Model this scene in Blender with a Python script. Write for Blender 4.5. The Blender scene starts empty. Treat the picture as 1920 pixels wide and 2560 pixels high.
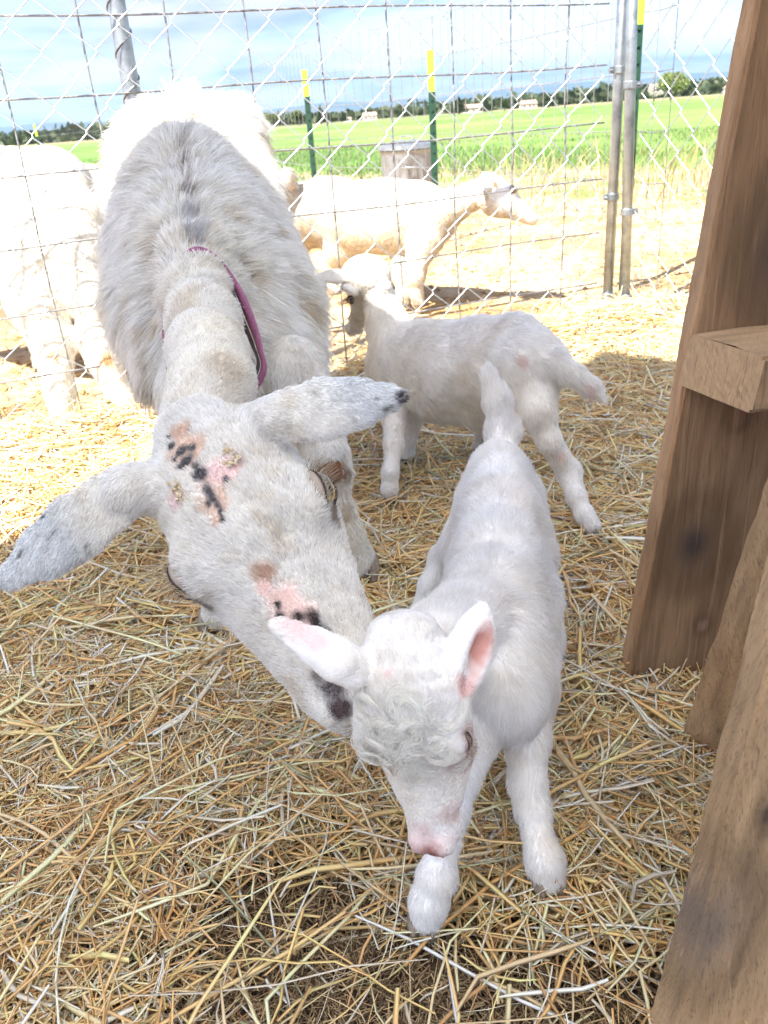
import bpy, math, random
import numpy as np
from math import radians, sin, cos, pi
from mathutils import Vector, Matrix
from mathutils.bvhtree import BVHTree

rng = np.random.default_rng(7); random.seed(7)
S = bpy.context.scene
Q = 1.0        # density factor

# ------------------------------------------------------------------ camera
FPX, H = 2057.0, 0.70
cam = bpy.data.cameras.new('camera'); co = bpy.data.objects.new('camera', cam)
S.collection.objects.link(co); S.camera = co
co.location = (0, 0, H)
co.rotation_euler = (Matrix.Rotation(radians(90-25.7), 3, 'X') @ Matrix.Rotation(radians(-4.2), 3, 'Z')).to_euler()
cam.sensor_fit = 'VERTICAL'; cam.sensor_height = 36; cam.lens = 36*FPX/2560
cam.clip_start = .02; cam.clip_end = 30000
cam.dof.use_dof = True; cam.dof.focus_distance = .85; cam.dof.aperture_fstop = 14

# ------------------------------------------------------------------ world, sun, exposure
SUN = np.array([.50, .60, -1.0]); SUN /= np.linalg.norm(SUN)
sun_el = math.asin(-SUN[2]); sun_az = math.atan2(-SUN[0], -SUN[1])     # clockwise from +Y
w = bpy.data.worlds.new('World'); S.world = w; w.use_nodes = True
nt = w.node_tree; nt.nodes.clear()
def N(nt, t, **k):
    n = nt.nodes.new(t)
    for a, v in k.items():
        if a.startswith('i_'): n.inputs[a[2:].replace('_', ' ')].default_value = v
        else: setattr(n, a, v)
    return n
def L(nt, a, b): nt.links.new(a, b)
sky = N(nt, 'ShaderNodeTexSky', sky_type='NISHITA', sun_disc=False, sun_elevation=sun_el, sun_rotation=sun_az, altitude=300, air_density=1.0, dust_density=.7)
tc = N(nt, 'ShaderNodeTexCoord'); sep = N(nt, 'ShaderNodeSeparateXYZ'); L(nt, tc.outputs['Generated'], sep.inputs[0])
zc = N(nt, 'ShaderNodeMath', operation='MAXIMUM', i_Value=.0); L(nt, sep.outputs[2], zc.inputs[0]); zc.inputs[1].default_value = 0
za = N(nt, 'ShaderNodeMath', operation='ADD'); L(nt, zc.outputs[0], za.inputs[0]); za.inputs[1].default_value = .11
dv = N(nt, 'ShaderNodeVectorMath', operation='DIVIDE'); cz = N(nt, 'ShaderNodeCombineXYZ')
for i in range(3): L(nt, za.outputs[0], cz.inputs[i])
L(nt, tc.outputs['Generated'], dv.inputs[0]); L(nt, cz.outputs[0], dv.inputs[1])
mpw = N(nt, 'ShaderNodeMapping'); mpw.inputs['Location'].default_value = (3.3, 1.2, 0); mpw.inputs['Scale'].default_value = (1, 1, .0); L(nt, dv.outputs[0], mpw.inputs[0])
nz = N(nt, 'ShaderNodeTexNoise', i_Scale=.55, i_Detail=6.0, i_Roughness=.55, i_Distortion=.4); L(nt, mpw.outputs[0], nz.inputs['Vector'])
cr = N(nt, 'ShaderNodeValToRGB'); cr.color_ramp.elements[0].position = .42; cr.color_ramp.elements[1].position = .60
L(nt, nz.outputs['Fac'], cr.inputs[0])
nz2 = N(nt, 'ShaderNodeTexNoise', i_Scale=1.1, i_Detail=4.0); L(nt, mpw.outputs[0], nz2.inputs['Vector'])
cc = N(nt, 'ShaderNodeValToRGB'); cc.color_ramp.elements[0].color = (1.3, 2.05, 3.3, 1); cc.color_ramp.elements[1].color = (4.4, 4.6, 4.9, 1)
cc.color_ramp.elements[0].position = .38; cc.color_ramp.elements[1].position = .62
L(nt, nz2.outputs['Fac'], cc.inputs[0])
mx = N(nt, 'ShaderNodeMix', data_type='RGBA'); L(nt, cr.outputs[0], mx.inputs[0]); L(nt, sky.outputs[0], mx.inputs[6]); L(nt, cc.outputs[0], mx.inputs[7])
bg = N(nt, 'ShaderNodeBackground', i_Strength=.050); ml = N(nt, 'ShaderNodeMix', data_type='RGBA', blend_type='MULTIPLY'); ml.inputs[0].default_value = 1; ml.inputs[7].default_value = (1.0, .935, 1.03, 1); L(nt, mx.outputs[2], ml.inputs[6]); L(nt, ml.outputs[2], bg.inputs[0])
wo = N(nt, 'ShaderNodeOutputWorld'); L(nt, bg.outputs[0], wo.inputs[0])

sd = bpy.data.lights.new('sun', 'SUN'); sd.energy = 3.9; sd.angle = radians(.55); sd.color = (1, .95, .86)
so = bpy.data.objects.new('sun', sd); S.collection.objects.link(so)
so.rotation_euler = Vector(SUN).to_track_quat('-Z', 'Y').to_euler()
S.view_settings.view_transform = 'Standard'; S.view_settings.look = 'None'; S.view_settings.exposure = 2.4; S.view_settings.gamma = 1
S.cycles.max_bounces = 12; S.cycles.diffuse_bounces = 6; S.cycles.transmission_bounces = 8; S.cycles.transparent_max_bounces = 16

# ------------------------------------------------------------------ measuring: photo pixel -> world point at a chosen distance
def _rx(a): c, s = cos(a), sin(a); return np.array([[1, 0, 0], [0, c, -s], [0, s, c]])
def _rz(a): c, s = cos(a), sin(a); return np.array([[c, -s, 0], [s, c, 0], [0, 0, 1]])
RC = _rx(radians(90-25.7)) @ _rz(radians(-4.2)); CP = np.array([0, 0, H])
def ray(x, y): return RC @ np.array([(x-960)/FPX, -(y-1280)/FPX, -1.0])
def G(x, y, z=0.0): r = ray(x, y); return CP + r*((z-H)/r[2])
def Y(x, y, d): r = ray(x, y); return CP + r*(d/r[1])
def D(x, y, d): return CP + ray(x, y)*d

# ------------------------------------------------------------------ helpers
col = S.collection
def tag(o, label=None, cat=None, group=None, kind=None):
    for k, v in (('label', label), ('category', cat), ('group', group), ('kind', kind)):
        if v: o[k] = v
    return o
def empty(name, loc, label, cat, group=None):
    o = bpy.data.objects.new(name, None); col.objects.link(o); o.location = [float(v) for v in loc]; o.empty_display_size = .1
    return tag(o, label, cat, group)
def mesh_np(name, v, f, mat, parent=None, smooth=False, colors=None):
    """v (n,3) world coordinates, f: list or (m,k) array"""
    v = np.asarray(v, dtype=np.float64)
    off = np.zeros(3)
    if parent is not None:
        p = parent
        while p is not None: off += np.array(p.location); p = p.parent
    me = bpy.data.meshes.new(name)
    if isinstance(f, np.ndarray):
        m, k = f.shape
        me.vertices.add(len(v)); me.vertices.foreach_set('co', (v-off).astype(np.float32).ravel())
        me.loops.add(m*k); me.loops.foreach_set('vertex_index', f.astype(np.int32).ravel())
        me.polygons.add(m); me.polygons.foreach_set('loop_start', np.arange(0, m*k, k, dtype=np.int32))
        me.update(calc_edges=True)
    else:
        me.from_pydata((v-off).tolist(), [], f)
    if smooth: me.polygons.foreach_set('use_smooth', np.ones(len(me.polygons), dtype=bool))
    if colors is not None:
        a = me.attributes.new('tint', 'FLOAT_COLOR', 'POINT')
        c = np.ones((len(v), 4), dtype=np.float32); c[:, :3] = colors; a.data.foreach_set('color', c.ravel())
    me.materials.append(mat); me.update()
    o = bpy.data.objects.new(name, me); col.objects.link(o)
    if parent is not None: o.parent = parent
    return o
class MB:
    def __init__(s): s.v = []; s.f = []; s.n = 0
    def add(s, v, f):
        v = np.asarray(v, float); s.v.append(v); s.f += [tuple(i+s.n for i in q) for q in f]; s.n += len(v); return s
    def box(s, c, d, R=None, taper=1.0):
        x, y, z = np.array(d)/2.0
        p = np.array([[-x, -y, -z], [x, -y, -z], [x, y, -z], [-x, y, -z], [-x*taper, -y*taper, z], [x*taper, -y*taper, z], [x*taper, y*taper, z], [-x*taper, y*taper, z]])
        if R is not None: p = p @ np.array(R).T
        return s.add(p+np.array(c), [(0, 3, 2, 1), (4, 5, 6, 7), (0, 1, 5, 4), (1, 2, 6, 5), (2, 3, 7, 6), (3, 0, 4, 7)])
    def tube(s, pts, r, n=8, cap=True):
        pts = np.asarray(pts, float); m = len(pts)
        rr = np.full(m, r) if np.isscalar(r) else np.asarray(r, float)
        t = np.gradient(pts, axis=0); t /= np.linalg.norm(t, axis=1, keepdims=True)+1e-12
        ref = np.array([0, 0, 1.0]) if abs(t[0][2]) < .9 else np.array([1.0, 0, 0])
        V = []
        u = np.cross(ref, t[0]); u /= np.linalg.norm(u)
        for i in range(m):
            u = u-t[i]*(u@t[i]); u /= np.linalg.norm(u); b = np.cross(t[i], u)
            for k in range(n):
                a = 2*pi*k/n; V.append(pts[i]+rr[i]*(cos(a)*u+sin(a)*b))
        F = [(i*n+k, i*n+(k+1) % n, (i+1)*n+(k+1) % n, (i+1)*n+k) for i in range(m-1) for k in range(n)]
        if cap: F += [tuple(range(n))[::-1], tuple((m-1)*n+k for k in range(n))]
        return s.add(V, F)
    def build(s, name, mat, parent=None, smooth=False):
        return mesh_np(name, np.concatenate(s.v), s.f, mat, parent, smooth)
def snoise(p, sc, seed=0, oct=3):
    r = np.random.default_rng(seed); out = np.zeros(len(p)); a = 1.0; tot = 0
    for o in range(oct):
        for _ in range(4):
            d = r.normal(size=3); d *= sc/np.linalg.norm(d)*r.uniform(.7, 1.4); ph = r.uniform(0, 6.28, 3)
            e = r.normal(size=3); e *= sc/np.linalg.norm(e)*.6
            out += a*np.sin(p@d+ph[0]+1.3*np.sin(p@e+ph[1])); tot += a
        a *= .55; sc *= 2.1
    return out/tot*1.6

# ------------------------------------------------------------------ materials
def mat(name, color=(.5, .5, .5), rough=.7, metal=0.0, spec=.3, attr=False, noise=None, bump=None, trans=0.0, coat=0):
    m = bpy.data.materials.new(name); m.use_nodes = True; t = m.node_tree; b = t.nodes['Principled BSDF']
    b.inputs['Base Color'].default_value = (*color, 1); b.inputs['Roughness'].default_value = rough
    b.inputs['Metallic'].default_value = metal; b.inputs['Specular IOR Level'].default_value = spec; b.inputs['Coat Weight'].default_value = coat
    tc = N(t, 'ShaderNodeTexCoord'); src = None
    if attr:
        a = N(t, 'ShaderNodeAttribute', attribute_name='tint'); src = a.outputs['Color']
    if noise:    # list of (scale vec, color, lo, hi, detail)
        for sc, c2, lo, hi in noise:
            mp = N(t, 'ShaderNodeMapping'); mp.inputs['Scale'].default_value = sc; L(t, tc.outputs['Object'], mp.inputs[0])
            n = N(t, 'ShaderNodeTexNoise', i_Scale=1.0, i_Detail=6.0, i_Roughness=.6); L(t, mp.outputs[0], n.inputs['Vector'])
            r = N(t, 'ShaderNodeMapRange'); r.inputs[1].default_value = lo; r.inputs[2].default_value = hi; L(t, n.outputs['Fac'], r.inputs[0])
            x = N(t, 'ShaderNodeMix', data_type='RGBA'); L(t, r.outputs[0], x.inputs[0])
            if src is None: x.inputs[6].default_value = (*color, 1)
            else: L(t, src, x.inputs[6])
            x.inputs[7].default_value = (*c2, 1); src = x.outputs[2]
    if src is not None: L(t, src, b.inputs['Base Color'])
    if bump:
        sc, st, di = bump
        mp = N(t, 'ShaderNodeMapping'); mp.inputs['Scale'].default_value = sc; L(t, tc.outputs['Object'], mp.inputs[0])
        n = N(t, 'ShaderNodeTexNoise', i_Scale=1.0, i_Detail=8.0, i_Roughness=.65); L(t, mp.outputs[0], n.inputs['Vector'])
        bp = N(t, 'ShaderNodeBump', i_Strength=st, i_Distance=di); L(t, n.outputs['Fac'], bp.inputs['Height']); L(t, bp.outputs[0], b.inputs['Normal'])
    if trans > 0:
        tr = N(t, 'ShaderNodeBsdfTranslucent'); ms = N(t, 'ShaderNodeMixShader', i_Fac=trans)
        if src is not None: L(t, src, tr.inputs[0])
        else: tr.inputs[0].default_value = (*color, 1)
        o = t.nodes['Material Output']; L(t, b.outputs[0], ms.inputs[1]); L(t, tr.outputs[0], ms.inputs[2]); L(t, ms.outputs[0], o.inputs[0])
    return m
M = {}
M['skin'] = mat('goat_skin', rough=.75, attr=True, spec=.2, bump=((220, 220, 220), .25, .002))
M['fur'] = mat('goat_fur', rough=.6, attr=True, spec=.15, trans=.5)
M['straw'] = mat('straw', rough=.45, attr=True, spec=.35, trans=.15)
M['soil'] = mat('dark_soil', (.06, .042, .026), .95, noise=[((9, 9, 9), (.14, .10, .055), .4, .65), ((60, 60, 60), (.03, .02, .014), .5, .7)], bump=((90, 90, 90), 1, .01))
M['galv'] = mat('galvanised_steel', (.42, .45, .47), .38, .85, .5, noise=[((25, 25, 25), (.28, .30, .32), .45, .65)])
M['wire'] = mat('galvanised_wire', (.40, .42, .43), .42, .75, .5, noise=[((60, 60, 60), (.35, .35, .36), .5, .7)])
M['wire_dk'] = mat('weathered_wire', (.26, .26, .27), .5, .6, .5, noise=[((60, 60, 60), (.5, .48, .46), .5, .7)])
M['green_paint'] = mat('dark_green_post_paint', (.018, .055, .035), .5)
M['yellow_tip'] = mat('yellow_green_post_paint', (.46, .78, .05), .5)
M['collar'] = mat('mauve_nylon_collar', (.30, .115, .20), .6, noise=[((300, 300, 300), (.25, .07, .17), .45, .6)])
M['collar_in'] = mat('dark_collar_lining', (.07, .05, .06), .8)
M['hoof'] = mat('hoof_horn', (.17, .13, .10), .55, noise=[((40, 40, 200), (.32, .26, .2), .4, .65)])

# ------------------------------------------------------------------ implicit surface bodies
def smin(a, b, k):
    h = np.clip(.5+.5*(b-a)/k, 0, 1); return b+(a-b)*h-k*h*(1-h)
def nrm(v): v = np.asarray(v, float); return v/(np.linalg.norm(v)+1e-12)
class Body:
    def __init__(s, k=.02): s.p = []; s.k = k
    def cap(s, a, b, ra, rb, k=None, flow=None, ln=1.0, ax=None, sq=1.0):
        """tapered limb; ax/sq: flattened by sq along ax"""
        a, b = np.asarray(a, float), np.asarray(b, float)
        s.p.append(dict(t='c', a=a, b=b, ra=ra, rb=rb, k=k or s.k, flow=nrm(b-a) if flow is None else nrm(flow), ln=ln, ax=None if ax is None else nrm(ax), sq=sq)); return s
    def chain(s, pts, rs, **kw):
        for i in range(len(pts)-1): s.cap(pts[i], pts[i+1], rs[i], rs[i+1], **kw)
        return s
    def ell(s, c, r, X, Yv, k=None, flow=(0, 0, -1), ln=1.0):
        X = nrm(X); Z = nrm(np.cross(X, nrm(Yv))); Y2 = np.cross(Z, X)
        s.p.append(dict(t='e', c=np.asarray(c, float), r=np.asarray(r, float), R=np.stack([X, Y2, Z]), k=k or s.k, flow=nrm(flow), ln=ln)); return s
    def carve(s, c, r, X, Yv, k=.006):
        s.ell(c, r, X, Yv, k); s.p[-1]['sub'] = True; return s
    def d(s, q, P):
        if q['t'] == 'c':
            A, Bv = q['a'], q['b']; W = P-A; e = Bv-A
            if q['ax'] is not None:
                W = W+np.outer(W@q['ax'], q['ax'])*(q['sq']-1); e = e+q['ax']*(e@q['ax'])*(q['sq']-1)
            t = np.clip(W@e/(e@e+1e-12), 0, 1); dd = np.linalg.norm(W-t[:, None]*e, axis=1)
            return dd-(q['ra']+(q['rb']-q['ra'])*t)
        x = (P-q['c'])@q['R'].T; k0 = np.linalg.norm(x/q['r'], axis=1); k1 = np.linalg.norm(x/q['r']**2, axis=1)+1e-9
        return k0*(k0-1)/k1
    def bbox(s, q):
        if q['t'] == 'c': r = max(q['ra'], q['rb']); return np.minimum(q['a'], q['b'])-r, np.maximum(q['a'], q['b'])+r
        r = q['r'].max(); return q['c']-r, q['c']+r
    def mesh(s, h, zmin=None):
        lo = np.min([s.bbox(q)[0] for q in s.p if not q.get('sub')], axis=0)-4*h
        hi = np.max([s.bbox(q)[1] for q in s.p if not q.get('sub')], axis=0)+4*h
        n = np.ceil((hi-lo)/h).astype(int)+1
        F = np.full(n, .2, dtype=np.float32)
        ax = [lo[i]+h*np.arange(n[i]) for i in range(3)]
        for q in sorted(s.p, key=lambda q: bool(q.get('sub'))):
            b0, b1 = s.bbox(q); m = q['k']*1.6+3*h
            i0 = np.clip(np.floor((b0-m-lo)/h).astype(int), 0, n-1); i1 = np.clip(np.ceil((b1+m-lo)/h).astype(int)+1, 1, n)
            sl = tuple(slice(a, b) for a, b in zip(i0, i1))
            g = np.stack(np.meshgrid(*[ax[i][sl[i]] for i in range(3)], indexing='ij'), -1).reshape(-1, 3)
            d = s.d(q, g).reshape([b-a for a, b in zip(i0, i1)]).astype(np.float32)
            if q.get('sub'): F[sl] = -smin(-F[sl], d, q['k'])
            else: F[sl] = smin(F[sl], d, q['k'])
        return surf_nets(F, lo, h)
def surf_nets(F, lo, h):
    I = F < 0
    c = [I[a:I.shape[0]-1+a, b:I.shape[1]-1+b, e:I.shape[2]-1+e] for a in (0, 1) for b in (0, 1) for e in (0, 1)]
    s = sum(x.astype(np.int8) for x in c); act = (s > 0) & (s < 8)
    idx = -np.ones(act.shape, dtype=np.int64); ijk = np.argwhere(act); idx[act] = np.arange(len(ijk))
    acc = np.zeros((len(ijk), 3)); cnt = np.zeros(len(ijk))
    cor = [(a, b, e) for a in (0, 1) for b in (0, 1) for e in (0, 1)]
    val = {cn: F[ijk[:, 0]+cn[0], ijk[:, 1]+cn[1], ijk[:, 2]+cn[2]] for cn in cor}
    for i in range(8):
        for j in range(i+1, 8):
            if sum(abs(np.array(cor[i])-cor[j])) != 1: continue
            a, b = val[cor[i]], val[cor[j]]; m = (a < 0) != (b < 0)
            t = np.where(m, a/(a-b+1e-20), 0)
            acc[m] += (np.array(cor[i])+t[:, None]*(np.array(cor[j])-cor[i]))[m]; cnt[m] += 1
    V = (ijk+acc/cnt[:, None])*h+lo
    Fc = []
    for d in range(3):
        u, v = [(1, 2), (2, 0), (0, 1)][d]
        sa = [slice(None)]*3; sb = [slice(None)]*3; sa[d] = slice(0, -1); sb[d] = slice(1, None)
        A, B = I[tuple(sa)], I[tuple(sb)]
        e = np.argwhere(A != B)
        e = e[(e[:, u] > 0) & (e[:, v] > 0) & (e[:, u] < I.shape[u]-1) & (e[:, v] < I.shape[v]-1)]
        def g(du, dv_):
            q = e.copy(); q[:, u] -= du; q[:, v] -= dv_; return idx[q[:, 0], q[:, 1], q[:, 2]]
        f = np.stack([g(1, 1), g(0, 1), g(0, 0), g(1, 0)], 1)
        ins = A[e[:, 0], e[:, 1], e[:, 2]]
        f[~ins] = f[~ins][:, ::-1]; Fc.append(f)
    return V, np.concatenate(Fc)

def face_geo(V, F):
    a, b, c, d = V[F[:, 0]], V[F[:, 1]], V[F[:, 2]], V[F[:, 3]]
    n = np.cross(c-a, d-b); A = np.linalg.norm(n, axis=1)/2; return n/(2*A[:, None]+1e-12), A
def fur(name, V, F, B, parent, n, ln, rad, colf, lift=.35, grav=.25, clump=.009, cl=.25, lenf=None, pts=5, keep=None, wave=0.0, seed=1, root=(.72, .66, .58), var=.09, radf=None):
    r = np.random.default_rng(seed); n = int(n*Q)
    fn, A = face_geo(V, F)
    if keep is not None: A = A*keep(V[F].mean(1))
    # vertex normals
    vn = np.zeros_like(V)
    for k in range(4): np.add.at(vn, F[:, k], fn)
    vn /= np.linalg.norm(vn, axis=1, keepdims=True)+1e-12
    fi = r.choice(len(F), n, p=A/A.sum()); u, v = r.random((n, 1)), r.random((n, 1))
    def bl(X): q = X[F[fi]]; return (1-u)*(1-v)*q[:, 0]+u*(1-v)*q[:, 1]+u*v*q[:, 2]+(1-u)*v*q[:, 3]
    P = bl(V); Nn = bl(vn); Nn /= np.linalg.norm(Nn, axis=1, keepdims=True)+1e-12
    flow = np.zeros((n, 3)); lw = np.zeros(n); ws = np.zeros(n)+1e-9
    for q in B.p:
        if q.get('sub'): continue
        wq = np.exp(-np.clip(B.d(q, P), -.01, 1)/.009); flow += wq[:, None]*q['flow']; lw += wq*q['ln']; ws += wq
    lw /= ws; flow /= ws[:, None]; flow = flow+np.array([.05, .05, -.30])
    T = flow-Nn*np.sum(flow*Nn, 1, keepdims=True); T /= np.linalg.norm(T, axis=1, keepdims=True)+1e-3
    cid = np.floor((P+.5*clump*np.stack([snoise(P, 90, 5, 1), snoise(P, 90, 6, 1), snoise(P, 90, 7, 1)], 1))/clump).astype(np.int64)
    key = (cid[:, 0]*73856093) ^ (cid[:, 1]*19349663) ^ (cid[:, 2]*83492791)
    _, inv = np.unique(key, return_inverse=True); nc = inv.max()+1
    cnt = np.bincount(inv, minlength=nc)[:, None]
    Cc = np.stack([np.bincount(inv, weights=P[:, i], minlength=nc) for i in range(3)], 1)/cnt
    cj = r.normal(size=(nc, 3))
    length = ln*lw*(.6+.55*r.random(n))*(1+.05*cj[inv, 0])*(1+.22*snoise(P, 60, 17, 2))
    if lenf is not None: length *= lenf(P)
    length = np.clip(length, ln*.04, None)
    wob = np.stack([snoise(P, 35, 11, 2), snoise(P, 35, 12, 2), snoise(P, 35, 13, 2)], 1)
    rel = np.clip(length/.02, .25, 1.2)[:, None]; wb2 = np.stack([snoise(P, 150, 14, 2), snoise(P, 150, 15, 2), snoise(P, 150, 16, 2)], 1)
    d0 = T*(1-lift)+Nn*lift+.30*wob*rel+.24*wb2*rel+.04*cj[inv]*rel+.10*r.normal(size=(n, 3)); d0 /= np.linalg.norm(d0, axis=1, keepdims=True)
    out = np.clip(np.sum(d0*Nn, 1, keepdims=True), None, .15)-.15; d0 -= Nn*out; d0 /= np.linalg.norm(d0, axis=1, keepdims=True)
    tt = np.linspace(0, 1, pts)
    X = np.zeros((n, pts, 3)); toC = Cc[inv]-P; toC -= Nn*np.sum(toC*Nn, 1, keepdims=True)
    bend = T*.5+np.array([0, 0, -1])*grav-Nn*lift*.45
    wv = np.cross(d0, Nn); ph = 2*pi*(cj[inv, 1:2])
    for i, t in enumerate(tt):
        X[:, i] = P+length[:, None]*(d0*t+bend*t*t*.5)+toC*cl*rel*t*t+wave*length[:, None]*wv*(np.sin(5.5*t+ph)-np.sin(ph))*t
        dn = np.sum((X[:, i]-P)*Nn, 1, keepdims=True); X[:, i] += Nn*np.clip(length[:, None]*.10*t-dn, 0, None)
    off = np.zeros(3); p = parent
    while p is not None: off += np.array(p.location); p = p.parent
    X[:, 0] -= Nn*.001; X -= off
    cu = bpy.data.hair_curves.new(name); cu.add_curves([pts]*n)
    cu.attributes['position'].data.foreach_set('vector', X.astype(np.float32).ravel())
    ra = cu.attributes.get('radius') or cu.attributes.new('radius', 'FLOAT', 'POINT')
    prof = np.interp(tt, [0, .5, .8, 1], [1, .9, .6, .12])
    sc = (.7+.6*r.random(n))
    if radf is not None: sc = sc*radf(P)
    ra.data.foreach_set('value', (rad*sc[:, None]*prof[None]).astype(np.float32).ravel())
    c = colf(P, Nn)*(1+var*r.normal(size=(n, 1))+.02*cj[inv, 2:3]+.06*snoise(P, 120, 19, 2)[:, None]); c = np.clip(c, .005, .95)
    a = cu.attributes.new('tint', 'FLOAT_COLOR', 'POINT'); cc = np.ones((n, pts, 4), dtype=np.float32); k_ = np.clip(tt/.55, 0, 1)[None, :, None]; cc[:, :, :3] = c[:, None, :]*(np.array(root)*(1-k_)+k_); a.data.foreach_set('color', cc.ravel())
    cu.materials.append(M['fur'])
    o = bpy.data.objects.new(name, cu); col.objects.link(o); o.parent = parent
    return o
S.cycles_curves.shape = 'RIBBONS' if hasattr(S, 'cycles_curves') else None

class Spots:
    """real markings: list of (centre, radius, colour, bareness)"""
    def __init__(s, base): s.base = base; s.l = []
    def add(s, c, r, colr, bare=0.0, ax=None, el=1.0): s.l.append((np.asarray(c, float), r, np.array(colr), bare, ax, el))
    def _w(s, P, c, r, ax, el, sharp=.5):
        q = P-c
        if ax is not None: q = q-np.outer(q@ax, ax)*(1-1/el)
        d = np.linalg.norm(q, axis=1)/r+.22*snoise(P, 260, 3, 2)
        return np.clip((1-d)/sharp, 0, 1)
    def col(s, P, skin=False):
        c = s.base(P)
        for ce, r, k, bare, ax, el in s.l:
            w = s._w(P, ce, r, ax, el)[:, None]; c = c*(1-w)+k*w
        return c
    def len(s, P):
        f = np.ones(len(P))
        for ce, r, k, bare, ax, el in s.l:
            if bare > 0: f *= 1-bare*s._w(P, ce, r*1.05, ax, el, .5)
        return f
def snap(bvh, px, py):
    r = ray(px, py); hit = bvh.ray_cast(Vector(CP), Vector(r).normalized())
    return np.array(hit[0]) if hit[0] is not None else D(px, py, .7)
def bvh_of(V, F): return BVHTree.FromPolygons(V.tolist(), F.tolist())

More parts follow.
